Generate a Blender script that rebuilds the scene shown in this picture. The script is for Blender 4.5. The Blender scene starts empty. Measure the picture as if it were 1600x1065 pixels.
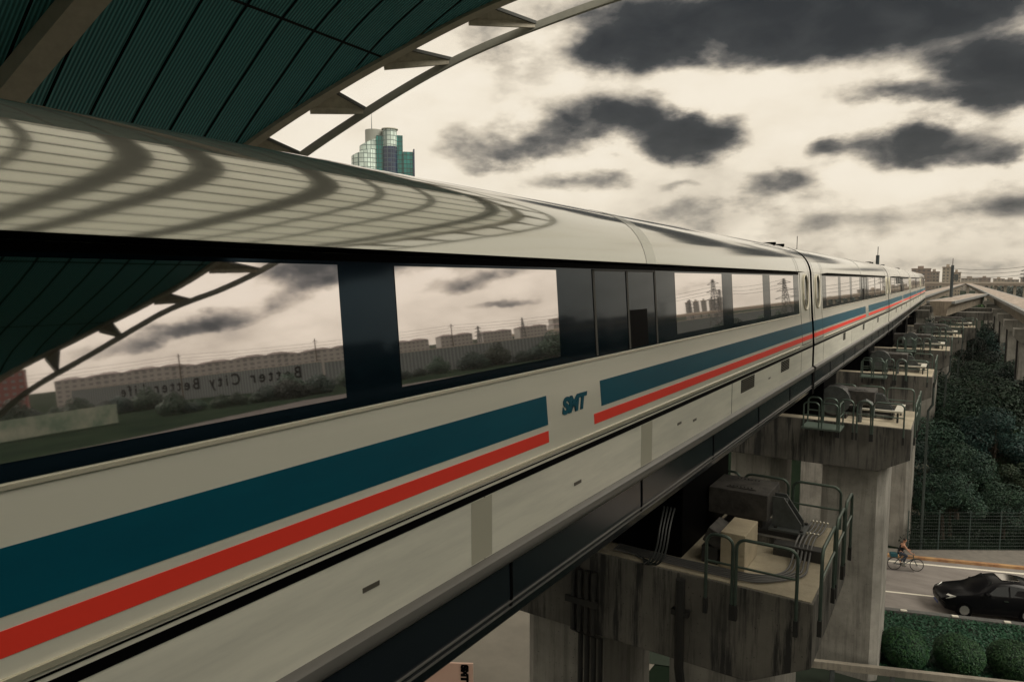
import bpy, bmesh, math, random
from math import radians, sin, cos, pi, atan, tan, sqrt, hypot
from mathutils import Vector, Matrix

C = bpy.context.scene
COL = C.collection
H = 15.5                      # eye height above the street

# ------------------------------------------------------------------ camera
F = 1067.0
PITCH = atan(95.5 / F)
PSI = atan(700 / F * cos(PITCH))
cam_d = bpy.data.cameras.new('camera')
cam = bpy.data.objects.new('camera', cam_d)
COL.objects.link(cam)
cam.location = (0, 0, H)
cam.rotation_euler = (pi / 2 - PITCH, 0, PSI)
cam_d.sensor_width = 36.0
cam_d.lens = 36.0 * F / 1600.0
cam_d.clip_start = 0.05
cam_d.clip_end = 6000
C.camera = cam
C.view_settings.view_transform = 'Standard'
C.view_settings.look = 'None'
C.view_settings.exposure = 0.12
C.view_settings.gamma = 1.0

_h = Vector((-sin(PSI), cos(PSI), 0)); _r = Vector((cos(PSI), sin(PSI), 0)); _z = Vector((0, 0, 1))
_f = _h * cos(PITCH) - _z * sin(PITCH); _u = _h * sin(PITCH) + _z * cos(PITCH)
def sky_dir(x, y):            # direction of a cloud from its image pixel position, seen from the camera
    return (_f * F + _r * (x - 800) + _u * (532.5 - y)).normalized()

# ------------------------------------------------------------------ world
SUN_EL, SUN_AZ = radians(48), radians(96)      # azimuth from +Y towards +X
W = bpy.data.worlds.new('World'); C.world = W; W.use_nodes = True
nt = W.node_tree; nt.nodes.clear(); L = nt.links.new
def N(t, **kw):
    n = nt.nodes.new(t)
    for k, v in kw.items(): setattr(n, k, v)
    return n
def MATH(op, a, b=None, c=None, clamp=False):
    n = N('ShaderNodeMath', operation=op, use_clamp=clamp)
    for i, v in enumerate((a, b, c)):
        if v is None: continue
        if isinstance(v, (int, float)): n.inputs[i].default_value = v
        else: L(v, n.inputs[i])
    return n.outputs[0]
def DOT(vec, v):
    n = N('ShaderNodeVectorMath', operation='DOT_PRODUCT'); L(vec, n.inputs[0]); n.inputs[1].default_value = v
    return n.outputs['Value']
tc = N('ShaderNodeTexCoord')
DIR = tc.outputs['Generated']
# stretch the noise so clouds lie in flat layers
mp = N('ShaderNodeMapping'); mp.inputs['Scale'].default_value = (1, 1, 2.1); L(DIR, mp.inputs['Vector'])
nw = N('ShaderNodeTexNoise'); nw.inputs['Scale'].default_value = 5.5; nw.inputs['Detail'].default_value = 7; nw.inputs['Roughness'].default_value = .58
L(mp.outputs[0], nw.inputs['Vector'])
wv = N('ShaderNodeVectorMath', operation='SUBTRACT'); L(nw.outputs['Color'], wv.inputs[0]); wv.inputs[1].default_value = (.5, .5, .5)
ws = N('ShaderNodeVectorMath', operation='SCALE'); L(wv.outputs[0], ws.inputs[0]); ws.inputs['Scale'].default_value = .085
wa = N('ShaderNodeVectorMath', operation='ADD'); L(DIR, wa.inputs[0]); L(ws.outputs[0], wa.inputs[1])
WD = wa.outputs[0]
n2 = N('ShaderNodeTexNoise'); n2.inputs['Scale'].default_value = 9; n2.inputs['Detail'].default_value = 9; n2.inputs['Roughness'].default_value = .56
L(mp.outputs[0], n2.inputs['Vector'])
n3 = N('ShaderNodeTexNoise'); n3.inputs['Scale'].default_value = 2.6; n3.inputs['Detail'].default_value = 5
L(mp.outputs[0], n3.inputs['Vector'])
# (centre x, y, half width, half height, tilt deg, weight)
CLOUDS = [(1110, 28, 200, 48, -8, 1.5), (985, 78, 85, 34, 5, 1.05), (1310, 2, 170, 34, -5, 1.2), (1480, 8, 130, 38, 0, 1.15),
          (1560, 92, 150, 50, -14, 1.15), (1570, 138, 60, 34, 0, .8), (1400, 146, 95, 20, -12, .55), (1060, 204, 95, 34, -10, 1.05), (1085, 190, 70, 34, 0, .55),
          (850, 205, 160, 50, 8, .46), (790, 238, 90, 26, 0, .36), (950, 281, 50, 22, 0, .36), (870, 287, 60, 18, 0, .3), (1430, 215, 120, 34, 0, .75), (1560, 222, 50, 17, 0, .5),
          (1225, 278, 80, 26, 0, .42), (1300, 215, 40, 18, 0, .4), (770, 85, 120, 60, 0, .33), (930, 175, 70, 40, 0, .3), (1190, 90, 80, 30, 0, .3), (1075, 290, 50, 14, 0, .25),
          (1250, 345, 330, 30, 2, .20), (1420, 400, 460, 50, 0, .22), (1120, 320, 200, 22, 4, .22), (1560, 300, 120, 40, 0, .25)]
# clouds over the east side, seen only in the mirror windows and on the paint
_n4 = Vector((cos(radians(4)), 0, sin(radians(4))))
def east_dir(x, y):
    d = sky_dir(x, y); return d - 2 * d.dot(_n4) * _n4
CLOUDS = [c + (0,) for c in CLOUDS] + [(360, 490, 150, 18, -8, .34, 1), (500, 445, 90, 22, 0, .36, 1), (250, 520, 120, 16, -8, .26, 1), (730, 438, 100, 16, -5, .36, 1), (800, 470, 90, 10, -5, .22, 1),
          (1090, 440, 60, 14, 0, .3, 1), (600, 400, 240, 30, 0, .7, 1), (620, 330, 220, 40, 0, .9, 1), (900, 360, 200, 40, 0, .6, 1)]
tot = None
for (x, y, a, b, tl, w, east) in CLOUDS:
    c = east_dir(x, y) if east else sky_dir(x, y)
    rt = Vector((c.y, -c.x, 0)).normalized(); up = rt.cross(c).normalized()
    t = radians(tl); e1 = rt * cos(t) + up * sin(t); e2 = up * cos(t) - rt * sin(t)
    k = 1.0 / (1 + ((x - 800) ** 2 + (y - 532) ** 2) / F ** 2)
    A = a / F * sqrt(k) * 1.0; B = b / F * sqrt(k) * 1.05
    du = DOT(WD, e1 / A); dv = DOT(WD, e2 / B)
    r2 = MATH('MULTIPLY_ADD', du, du, MATH('MULTIPLY', dv, dv))
    r2 = MATH('ADD', r2, MATH('LESS_THAN', DOT(DIR, c), 0.0))      # only on its own side of the sky
    g = MATH('MULTIPLY', MATH('MULTIPLY', MATH('POWER', 2.718, MATH('MULTIPLY', r2, -1.35)), MATH('MINIMUM', MATH('MAXIMUM', MATH('MULTIPLY_ADD', dv, -.40, 1.0), .45), 1.5)), w)
    tot = g if tot is None else MATH('ADD', tot, g)
soft = MATH('MINIMUM', MATH('MULTIPLY', tot, 2.6), 1.0)
bil = MATH('MULTIPLY', MATH('SUBTRACT', n2.outputs['Fac'], .50), 3.0)
dens = MATH('MULTIPLY_ADD', bil, MATH('MULTIPLY', soft, .62), MATH('MULTIPLY_ADD', tot, 1.3, -.20))
dens = MATH('MAXIMUM', dens, 0.0)
base = MATH('MULTIPLY', MATH('SUBTRACT', n3.outputs['Fac'], .50), .9, clamp=True)
fine = MATH('MULTIPLY', MATH('SUBTRACT', n2.outputs['Fac'], .5), .30)
sz_ = N('ShaderNodeSeparateXYZ'); L(DIR, sz_.inputs[0])
hz_ = N('ShaderNodeMapRange', interpolation_type='SMOOTHSTEP'); L(sz_.outputs[2], hz_.inputs[0])
for i_, v_ in ((1, -.02), (2, .13), (3, .17), (4, 0.0)): hz_.inputs[i_].default_value = v_
dens = MATH('ADD', MATH('ADD', MATH('ADD', MATH('ADD', dens, base), fine), MATH('MULTIPLY', tot, .24)), hz_.outputs[0])
dens = MATH('SUBTRACT', 1.0, MATH('POWER', 2.718, MATH('MULTIPLY', MATH('MAXIMUM', dens, 0.0), -1.25)), clamp=True)
n5 = N('ShaderNodeTexNoise'); n5.inputs['Scale'].default_value = 13; n5.inputs['Detail'].default_value = 8; n5.inputs['Roughness'].default_value = .55; n5.inputs['Distortion'].default_value = .35
L(mp.outputs[0], n5.inputs['Vector'])
dens = MATH('MULTIPLY', dens, MATH('MULTIPLY_ADD', n5.outputs['Fac'], 1.3, .37), clamp=True)
rp = N('ShaderNodeValToRGB'); L(dens, rp.inputs[0])
cr = rp.color_ramp
cr.elements[0].position = 0; cr.elements[0].color = (.88, .80, .665, 1)
cr.elements[1].position = 1; cr.elements[1].color = (.020, .024, .028, 1)
for p, c in ((.10, (.83, .745, .605)), (.26, (.60, .53, .425)), (.42, (.31, .28, .235)), (.56, (.125, .12, .112)), (.70, (.038, .042, .045))):
    e = cr.elements.new(p); e.color = c + (1,)
sky = N('ShaderNodeTexSky', sky_type='NISHITA'); sky.sun_disc = False
sky.sun_elevation = SUN_EL; sky.sun_rotation = SUN_AZ
skb = N('ShaderNodeVectorMath', operation='SCALE'); L(sky.outputs[0], skb.inputs[0]); skb.inputs['Scale'].default_value = .03
mx = N('ShaderNodeMix', data_type='RGBA'); mx.inputs[0].default_value = .04
L(rp.outputs[0], mx.inputs[6]); L(skb.outputs[0], mx.inputs[7])
bg = N('ShaderNodeBackground'); L(mx.outputs[2], bg.inputs['Color']); bg.inputs['Strength'].default_value = 1.0
wo = N('ShaderNodeOutputWorld'); L(bg.outputs[0], wo.inputs['Surface'])

# ------------------------------------------------------------------ sun behind the overcast
sd = bpy.data.lights.new('sun', 'SUN'); sd.energy = 2.6; sd.angle = radians(34); sd.color = (1, .93, .80)
so = bpy.data.objects.new('sun', sd); COL.objects.link(so)
sv = Vector((sin(SUN_AZ) * cos(SUN_EL), cos(SUN_AZ) * cos(SUN_EL), sin(SUN_EL)))
so.rotation_euler = (-sv).to_track_quat('-Z', 'Y').to_euler()

# ------------------------------------------------------------------ materials
MATS = {}
def mat(name, col, rough=.6, metal=0.0, spec=.5, coat=0.0, vary=0.0, vscale=(1, 1, 1), vs=3.0, bump=0.0, bscale=20.0, col2=None, ior=1.45, coat_rough=.03):
    """principled surface; vary mixes col with col2 by a stretched noise (dirt, weather, reflection streaks)"""
    if name in MATS: return MATS[name]
    m = bpy.data.materials.new(name); m.use_nodes = True
    t = m.node_tree; b = t.nodes['Principled BSDF']; l = t.links.new
    b.inputs['Base Color'].default_value = tuple(col) + (1,)
    b.inputs['Roughness'].default_value = rough; b.inputs['Metallic'].default_value = metal
    b.inputs['IOR'].default_value = ior
    b.inputs['Specular IOR Level'].default_value = spec
    b.inputs['Coat Weight'].default_value = coat; b.inputs['Coat Roughness'].default_value = coat_rough
    if vary or bump:
        g = t.nodes.new('ShaderNodeNewGeometry'); mp = t.nodes.new('ShaderNodeMapping'); mp.inputs['Scale'].default_value = vscale
        l(g.outputs['Position'], mp.inputs['Vector'])
    if vary:
        n = t.nodes.new('ShaderNodeTexNoise'); n.inputs['Scale'].default_value = vs; n.inputs['Detail'].default_value = 8; n.inputs['Roughness'].default_value = .65
        l(mp.outputs[0], n.inputs['Vector'])
        r = t.nodes.new('ShaderNodeMapRange'); r.inputs[1].default_value = .38; r.inputs[2].default_value = .64
        l(n.outputs['Fac'], r.inputs[0])
        mm = t.nodes.new('ShaderNodeMath'); mm.operation = 'MULTIPLY'; mm.inputs[1].default_value = vary; l(r.outputs[0], mm.inputs[0])
        x = t.nodes.new('ShaderNodeMix'); x.data_type = 'RGBA'; x.inputs[6].default_value = tuple(col) + (1,)
        x.inputs[7].default_value = tuple(col2 or [c * .45 for c in col]) + (1,)
        l(mm.outputs[0], x.inputs[0]); l(x.outputs[2], b.inputs['Base Color'])
    if bump:
        n = t.nodes.new('ShaderNodeTexNoise'); n.inputs['Scale'].default_value = bscale; n.inputs['Detail'].default_value = 5
        l(mp.outputs[0], n.inputs['Vector'])
        bp = t.nodes.new('ShaderNodeBump'); bp.inputs['Strength'].default_value = bump; bp.inputs['Distance'].default_value = .02
        l(n.outputs['Fac'], bp.inputs['Height']); l(bp.outputs[0], b.inputs['Normal'])
    MATS[name] = m
    return m

def concrete(name, col, dirt=.75, seed=0.0, pits=True):
    """weathered concrete: broad tone, vertical run-off streaks, small pits"""
    if name in MATS: return MATS[name]
    m = bpy.data.materials.new(name); m.use_nodes = True
    t = m.node_tree; b = t.nodes['Principled BSDF']; l = t.links.new
    g = t.nodes.new('ShaderNodeNewGeometry')
    def noise(sc, vs, det=7, r=.62):
        mp = t.nodes.new('ShaderNodeMapping'); mp.inputs['Scale'].default_value = vs; mp.inputs['Location'].default_value = (seed, seed * .7, 0)
        l(g.outputs['Position'], mp.inputs['Vector'])
        n = t.nodes.new('ShaderNodeTexNoise'); n.inputs['Scale'].default_value = sc; n.inputs['Detail'].default_value = det; n.inputs['Roughness'].default_value = r
        l(mp.outputs[0], n.inputs['Vector']); return n.outputs['Fac']
    def rng(v, a, c, o0=0, o1=1):
        r = t.nodes.new('ShaderNodeMapRange'); r.inputs[1].default_value = a; r.inputs[2].default_value = c; r.inputs[3].default_value = o0; r.inputs[4].default_value = o1
        l(v, r.inputs[0]); return r.outputs[0]
    def mix(f, a, bb):
        x = t.nodes.new('ShaderNodeMix'); x.data_type = 'RGBA'
        l(f, x.inputs[0])
        for i, v in ((6, a), (7, bb)):
            if isinstance(v, tuple): x.inputs[i].default_value = v + (1,)
            else: l(v, x.inputs[i])
        return x.outputs[2]
    broad = rng(noise(.9, (1, 1, 1)), .35, .65)
    streak = rng(noise(3.8, (1, 1, .07), 9, .72), .48, .60)
    dk = tuple(c * .62 for c in col); st = (.030, .030, .030)
    c1 = mix(broad, tuple(col), dk)
    # streaks only on upright faces
    sp = t.nodes.new('ShaderNodeSeparateXYZ'); l(g.outputs['Normal'], sp.inputs[0])
    ab = t.nodes.new('ShaderNodeMath'); ab.operation = 'ABSOLUTE'; l(sp.outputs[2], ab.inputs[0])
    up = rng(ab.outputs[0], .3, .8, 1, .25)
    mm = t.nodes.new('ShaderNodeMath'); mm.operation = 'MULTIPLY'; l(streak, mm.inputs[0]); l(up, mm.inputs[1])
    fine_ = rng(noise(17, (1, 1, .05), 6, .7), .42, .66, .25, 1)
    patch = rng(noise(.75, (1.3, 1.3, .7), 5), .40, .60, .12, 1)
    pm = t.nodes.new('ShaderNodeMath'); pm.operation = 'MULTIPLY'; l(patch, pm.inputs[0]); l(fine_, pm.inputs[1])
    pm2 = t.nodes.new('ShaderNodeMath'); pm2.operation = 'MULTIPLY'; l(pm.outputs[0], pm2.inputs[0]); pm2.inputs[1].default_value = .55
    ps = t.nodes.new('ShaderNodeMath'); ps.operation = 'MAXIMUM'; l(mm.outputs[0], ps.inputs[0]); l(pm2.outputs[0], ps.inputs[1])
    pq = t.nodes.new('ShaderNodeMath'); pq.operation = 'MULTIPLY'; l(ps.outputs[0], pq.inputs[0]); l(rng(noise(.5, (1, 1, .6), 4), .36, .62, .45, 1), pq.inputs[1])
    m2 = t.nodes.new('ShaderNodeMath'); m2.operation = 'MULTIPLY'; l(pq.outputs[0], m2.inputs[0]); m2.inputs[1].default_value = dirt * 1.25; m2.use_clamp = True
    c2 = mix(m2.outputs[0], c1, st)
    if pits:
        v = t.nodes.new('ShaderNodeTexVoronoi'); v.inputs['Scale'].default_value = 9; l(g.outputs['Position'], v.inputs['Vector'])
        pr = rng(v.outputs['Distance'], .07, .12, .85, 0)
        c2 = mix(pr, c2, (.03, .03, .028))
    l(c2, b.inputs['Base Color'])
    b.inputs['Roughness'].default_value = .85
    bp = t.nodes.new('ShaderNodeBump'); bp.inputs['Strength'].default_value = .35; bp.inputs['Distance'].default_value = .02
    l(noise(30, (1, 1, 1), 4), bp.inputs['Height']); l(bp.outputs[0], b.inputs['Normal'])
    MATS[name] = m
    return m

def ribbed(name, col, col2, axis, freq, rough=.5, duty=.5):
    """sheet with fine parallel corrugations along one axis"""
    if name in MATS: return MATS[name]
    m = bpy.data.materials.new(name); m.use_nodes = True
    t = m.node_tree; b = t.nodes['Principled BSDF']; l = t.links.new
    g = t.nodes.new('ShaderNodeTexCoord'); sp = t.nodes.new('ShaderNodeSeparateXYZ'); l(g.outputs['Object'], sp.inputs[0])
    mu = t.nodes.new('ShaderNodeMath'); mu.operation = 'MULTIPLY'; mu.inputs[1].default_value = freq * 2 * pi; l(sp.outputs[axis], mu.inputs[0])
    s = t.nodes.new('ShaderNodeMath'); s.operation = 'SINE'; l(mu.outputs[0], s.inputs[0])
    r = t.nodes.new('ShaderNodeMapRange'); r.inputs[1].default_value = duty - .9; r.inputs[2].default_value = duty + .3; l(s.outputs[0], r.inputs[0])
    x = t.nodes.new('ShaderNodeMix'); x.data_type = 'RGBA'; x.inputs[6].default_value = tuple(col) + (1,); x.inputs[7].default_value = tuple(col2) + (1,)
    l(r.outputs[0], x.inputs[0]); l(x.outputs[2], b.inputs['Base Color'])
    bp = t.nodes.new('ShaderNodeBump'); bp.inputs['Strength'].default_value = .6; bp.inputs['Distance'].default_value = .02
    l(s.outputs[0], bp.inputs['Height']); l(bp.outputs[0], b.inputs['Normal'])
    b.inputs['Roughness'].default_value = rough
    MATS[name] = m
    return m

def leafmat(name, c1, c2, vs=1.2):
    m = mat(name, c1, rough=.6, spec=.3, vary=1.0, vs=vs, col2=c2)
    t = m.node_tree; b = t.nodes['Principled BSDF']; src = b.inputs['Base Color'].links[0].from_socket
    oi = t.nodes.new('ShaderNodeObjectInfo'); hs = t.nodes.new('ShaderNodeHueSaturation'); r = t.nodes.new('ShaderNodeMapRange'); r.inputs[3].default_value = .55; r.inputs[4].default_value = 1.9
    r2_ = t.nodes.new('ShaderNodeMapRange'); r2_.inputs[3].default_value = .475; r2_.inputs[4].default_value = .53
    t.links.new(oi.outputs['Random'], r.inputs[0]); t.links.new(oi.outputs['Random'], r2_.inputs[0]); t.links.new(src, hs.inputs['Color']); t.links.new(r.outputs[0], hs.inputs['Value']); t.links.new(r2_.outputs[0], hs.inputs['Hue']); t.links.new(hs.outputs[0], b.inputs['Base Color'])
    return m

M_cream = mat('cream_paint', (.74, .73, .645), rough=.28, metal=.15, spec=.6, coat=.8, coat_rough=.10, vary=.38, vscale=(.5, .10, .8), vs=2.2, col2=(.56, .56, .50))  # streaky tone in the colour also stands in for soft reflections
M_roof = mat('roof_paint', (.50, .505, .45), rough=.085, metal=.80, spec=.6, coat=.55, coat_rough=.02, vary=.12, vscale=(.5, .08, .5), vs=2.0, col2=(.40, .405, .365))
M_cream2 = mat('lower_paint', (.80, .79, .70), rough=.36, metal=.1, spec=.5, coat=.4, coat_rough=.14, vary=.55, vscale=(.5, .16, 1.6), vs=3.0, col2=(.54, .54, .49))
M_teal = mat('teal_stripe', (.001, .080, .125), rough=.38, spec=.2, vary=.5, vscale=(.5, .2, 1), vs=1.5, col2=(.001, .050, .085))
M_red = mat('red_stripe', (.78, .050, .032), rough=.35, spec=.3)
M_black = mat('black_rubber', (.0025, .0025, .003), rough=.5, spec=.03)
M_band = mat('dark_glass_band', (.003, .008, .013), rough=.06, spec=.5)
M_band.node_tree.nodes['Principled BSDF'].inputs['Specular Tint'].default_value = (.30, .55, .78, 1)
M_pane = mat('mirror_glass', (.86, .81, .81), rough=.020, metal=1.0, bump=.012, bscale=.9)
M_seamgray = mat('seam_gray', (.30, .29, .24), rough=.4)
M_line = mat('seam_dark', (.05, .05, .045), rough=.5)
M_rail = mat('bright_rail', (.72, .68, .56), rough=.25, metal=.6)
M_ledge = mat('ledge_metal', (.16, .155, .15), rough=.30, metal=.25, spec=.8, vary=.4, vscale=(1, .3, 1), vs=3, col2=(.10, .10, .10))
M_skirt = mat('skirt_panel', (.012, .016, .022), rough=.16, spec=.55, vary=.4, vscale=(.5, .3, 1), vs=2, col2=(.010, .014, .02))
M_steel_dk = mat('dark_steel', (.020, .021, .022), rough=.55, vary=.5, vs=3, col2=(.045, .040, .034))
M_steel_box = mat('drive_housing', (.075, .070, .064), rough=.6, vary=.9, vs=4, col2=(.022, .021, .021), bump=.2, bscale=30)
M_steel_gr = mat('bracket_steel', (.085, .095, .095), rough=.45, vary=.6, vs=6, col2=(.035, .037, .037))
M_tube = mat('galvanised_tube', (.10, .135, .115), rough=.38, metal=.5, vary=.5, vs=5, col2=(.06, .09, .075))
M_cable = mat('grey_conduit', (.10, .10, .10), rough=.45, vary=.4, vs=6, col2=(.08, .08, .08))
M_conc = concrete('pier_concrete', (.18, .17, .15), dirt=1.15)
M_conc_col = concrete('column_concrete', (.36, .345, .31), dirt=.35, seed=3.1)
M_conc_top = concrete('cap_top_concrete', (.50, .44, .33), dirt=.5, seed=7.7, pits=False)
M_deck = mat('deck_concrete', (.34, .285, .24), rough=.85, vary=.8, vscale=(1, .15, 1), vs=2.5, col2=(.17, .14, .12))
M_deckside = mat('deck_edge_steel', (.20, .205, .20), rough=.5, vary=.5, vscale=(1, .2, 1), vs=3, col2=(.08, .08, .08))
M_beam = concrete('beam_concrete', (.30, .25, .19), dirt=.6, seed=12.0)
M_ceil = ribbed('ceiling_sheet', (.022, .125, .14), (.095, .34, .37), 1, 11.0, rough=.45)
M_ceilback = mat('ceiling_backing', (.004, .005, .006), rough=.9)
M_rib = mat('rib_paint', (.42, .39, .32), rough=.7, vary=.25, vs=3, bump=.1, bscale=60)
M_rim = mat('rim_paint', (.30, .30, .26), rough=.5, vary=.2, vs=4)
M_strut = mat('strut_paint', (.50, .46, .37), rough=.55, vary=.4, vs=5)
M_asphalt = mat('asphalt', (.235, .215, .20), rough=.95, spec=.08, vary=.75, vscale=(.55, 1.6, 1), vs=1.0, col2=(.155, .14, .13), bump=.3, bscale=60)
M_white = mat('road_paint', (.72, .68, .58), rough=.7, vary=.3, vs=6)
M_kerb = mat('kerb_paint', (.40, .24, .11), rough=.75, vary=.9, vs=1.6, col2=(.22, .10, .05))
M_kerbg = mat('kerb_stone', (.10, .10, .095), rough=.85, vary=.4, vs=5)
M_pave = mat('paving', (.17, .155, .135), rough=.9, vary=.6, vs=3, col2=(.10, .095, .085), bump=.3, bscale=25)
M_ground = mat('ground_soil', (.014, .022, .014), rough=.95, spec=.0, vary=.9, vs=.06, col2=(.007, .013, .009))
M_leaf = leafmat('leaf_dark', (.007, .020, .014), (.020, .044, .024))
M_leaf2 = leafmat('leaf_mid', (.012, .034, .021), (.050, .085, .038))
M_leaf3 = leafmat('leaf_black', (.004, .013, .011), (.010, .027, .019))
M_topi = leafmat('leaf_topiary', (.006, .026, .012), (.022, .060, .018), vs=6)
M_cover = leafmat('leaf_cover', (.006, .034, .018), (.012, .052, .024), vs=3)
M_bark = mat('bark', (.07, .055, .04), rough=.9, vary=.6, vs=8)

# ------------------------------------------------------------------ mesh helpers
class MB:
    def __init__(s): s.v = []; s.f = []
    def add(s, vs, fs):
        o = len(s.v); s.v += [tuple(v) for v in vs]; s.f += [tuple(i + o for i in f) for f in fs]; return s
    def box(s, x0, x1, y0, y1, z0, z1):
        return s.add([(x0, y0, z0), (x1, y0, z0), (x1, y1, z0), (x0, y1, z0), (x0, y0, z1), (x1, y0, z1), (x1, y1, z1), (x0, y1, z1)],
                     [(0, 3, 2, 1), (4, 5, 6, 7), (0, 1, 5, 4), (1, 2, 6, 5), (2, 3, 7, 6), (3, 0, 4, 7)])
    def quad(s, a, b, c, d): return s.add([a, b, c, d], [(0, 1, 2, 3)])
    def prism(s, poly, d):
        """extrude polygon (3d points) by vector d"""
        n = len(poly); d = Vector(d); p = [Vector(q) for q in poly]
        return s.add(p + [q + d for q in p], [tuple(reversed(range(n))), tuple(range(n, 2 * n))] + [(i, (i + 1) % n, (i + 1) % n + n, i + n) for i in range(n)])
    def bar(s, a, b, w, h=None, upv=(0, 0, 1)):
        a, b = Vector(a), Vector(b); h = h or w; d = (b - a).normalized(); u = Vector(upv)
        if abs(d.dot(u)) > .98: u = Vector((1, 0, 0))
        sx = d.cross(u).normalized() * w / 2; sy = sx.cross(d).normalized() * h / 2
        ps = [a - sx - sy, a + sx - sy, a + sx + sy, a - sx + sy]
        return s.prism(ps, b - a)
    def tube(s, path, r, seg=6, closed=False, caps=True):
        P = [Vector(p) for p in path]; n = len(P); rs = r if isinstance(r, (list, tuple)) else [r] * n
        rings = []; prev = None
        for i in range(n):
            if closed: d = (P[(i + 1) % n] - P[i - 1])
            else: d = P[min(i + 1, n - 1)] - P[max(i - 1, 0)]
            d = d.normalized() if d.length > 1e-9 else Vector((0, 0, 1))
            if prev is None:
                u = Vector((0, 0, 1)) if abs(d.z) < .9 else Vector((1, 0, 0))
            else: u = prev
            u = (u - d * u.dot(d)).normalized(); prev = u; w = d.cross(u)
            rings.append([P[i] + (u * cos(2 * pi * k / seg) + w * sin(2 * pi * k / seg)) * rs[i] for k in range(seg)])
        vs = [v for q in rings for v in q]; fs = []
        m = n if closed else n - 1
        for i in range(m):
            j = (i + 1) % n
            for k in range(seg):
                fs.append((i * seg + k, i * seg + (k + 1) % seg, j * seg + (k + 1) % seg, j * seg + k))
        if caps and not closed:
            fs.append(tuple(reversed(range(seg)))); fs.append(tuple((n - 1) * seg + k for k in range(seg)))
        return s.add(vs, fs)
    def build(s, name, m, parent=None, smooth=False, bevel=0.0):
        me = bpy.data.meshes.new(name); me.from_pydata(s.v, [], s.f)
        me.validate(); me.update()
        bm = bmesh.new(); bm.from_mesh(me); bmesh.ops.recalc_face_normals(bm, faces=bm.faces)
        if bevel: bmesh.ops.bevel(bm, geom=bm.edges, offset=bevel, segments=2, affect='EDGES', profile=.6, clamp_overlap=True)
        bm.to_mesh(me); bm.free()
        if smooth:
            me.polygons.foreach_set('use_smooth', [True] * len(me.polygons)); me.set_sharp_from_angle(angle=radians(38))
        for q in (m if isinstance(m, list) else [m]): me.materials.append(q)
        o = bpy.data.objects.new(name, me); COL.objects.link(o)
        if parent is not None: o.parent = parent
        return o

def tag(o, label=None, cat=None, group=None, kind=None):
    if label: o['label'] = label
    if cat: o['category'] = cat
    if group: o['group'] = group
    if kind: o['kind'] = kind
    return o
def empty(name, loc=(0, 0, 0), rz=0.0, label=None, cat=None, group=None):
    o = bpy.data.objects.new(name, None); COL.objects.link(o); o.location = loc; o.rotation_euler = (0, 0, rz); o.empty_display_size = .2
    return tag(o, label, cat, group)
def copy_tree(o, parent=None):
    c = o.copy(); COL.objects.link(c); c.parent = parent
    for ch in list(o.children): copy_tree(ch, c)
    return c
def arc_frame(p0, p1, top, r=.15, mid=None, n=5):
    """path of a bent-tube guard frame: up at p0, rounded over at height top, down at p1"""
    p0, p1 = Vector(p0), Vector(p1); d = (p1 - p0); d.z = 0; w = d.length; d.normalize(); r = min(r, w / 2)
    pts = [p0]
    for i in range(n + 1):
        a = pi / 2 * i / n; q = Vector((p0.x, p0.y, top - r)) + d * (r - r * cos(a)) + Vector((0, 0, r * sin(a))); pts.append(q)
    for i in range(n + 1):
        a = pi / 2 * i / n; q = Vector((p1.x, p1.y, top - r)) - d * (r - r * sin(a)) + Vector((0, 0, r * cos(a))); pts.append(q)
    pts.append(p1)
    return pts

# ================================================================== GROUND
def sheet(name, pts, m, label=None):
    o = MB().add(pts, [tuple(range(len(pts)))]).build(name, m); tag(o, kind='structure'); return o
sheet('ground', [(-3000, -3000, -.02), (3000, -3000, -.02), (3000, 4500, -.02), (-3000, 4500, -.02)], M_ground)
RA = radians(18); RO = Vector((0, 36.25, 0)); RAx = Vector((cos(RA), sin(RA), 0)); RN = Vector((-sin(RA), cos(RA), 0))
def rd(s, n, z=0.0): return RO + RAx * s + RN * n + Vector((0, 0, z))
def strip(name, n0, n1, z, m, s0=-70, s1=60): return sheet(name, [rd(s0, n0, z), rd(s1, n0, z), rd(s1, n1, z), rd(s0, n1, z)], m)
strip('road', 0, 6.9, .0, M_asphalt)
def slab(name, n0, n1, z0, z1, m, s0=-70, s1=60):
    o = MB().add([rd(s0, n0, z0), rd(s1, n0, z0), rd(s1, n1, z0), rd(s0, n1, z0), rd(s0, n0, z1), rd(s1, n0, z1), rd(s1, n1, z1), rd(s0, n1, z1)],
                 [(0, 3, 2, 1), (4, 5, 6, 7), (0, 1, 5, 4), (1, 2, 6, 5), (2, 3, 7, 6), (3, 0, 4, 7)]).build(name, m)
    tag(o, kind='structure'); return o
strip('road_edge_marking', 6.22, 6.42, .006, M_white)
strip('lane_marking', 2.10, 2.24, .006, M_white)
Mpatch = mat('asphalt_patch', (.13, .12, .115), rough=.95, spec=.08, vary=.5, vs=2)
for i, (a, b, c, d) in enumerate(((-4.4, -2.2, 4.4, 5.3), (6.2, 9.5, .4, 1.5), (-1.2, .3, 5.0, 5.25))): sheet('road_patch', [rd(a, c, .004), rd(b, c, .004), rd(b, d, .004), rd(a, d, .004)], Mpatch)
slab('kerb', 6.9, 7.15, -.01, .14, M_kerb)
slab('near_kerb', -.30, 0, -.01, .16, M_kerbg)
# paving behind the far kerb, widening to the right up to the fence line
sheet('pavement', [rd(-60, 7.15, .10), rd(40, 7.15, .10), (40, 70.7, .10), (9, 51, .10), (-1.78, 44.15, .10), rd(-60, 8.6, .10)], M_pave)
# paved yard under the station on the left
sheet('paved_yard', [(-60, 2, .004), (-9.6, 2, .004), (-9.6, 30, .004), (-60, 14, .004)], mat('yard_paving', (.20, .185, .155), rough=.9, vary=.3, vs=.8))

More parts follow.
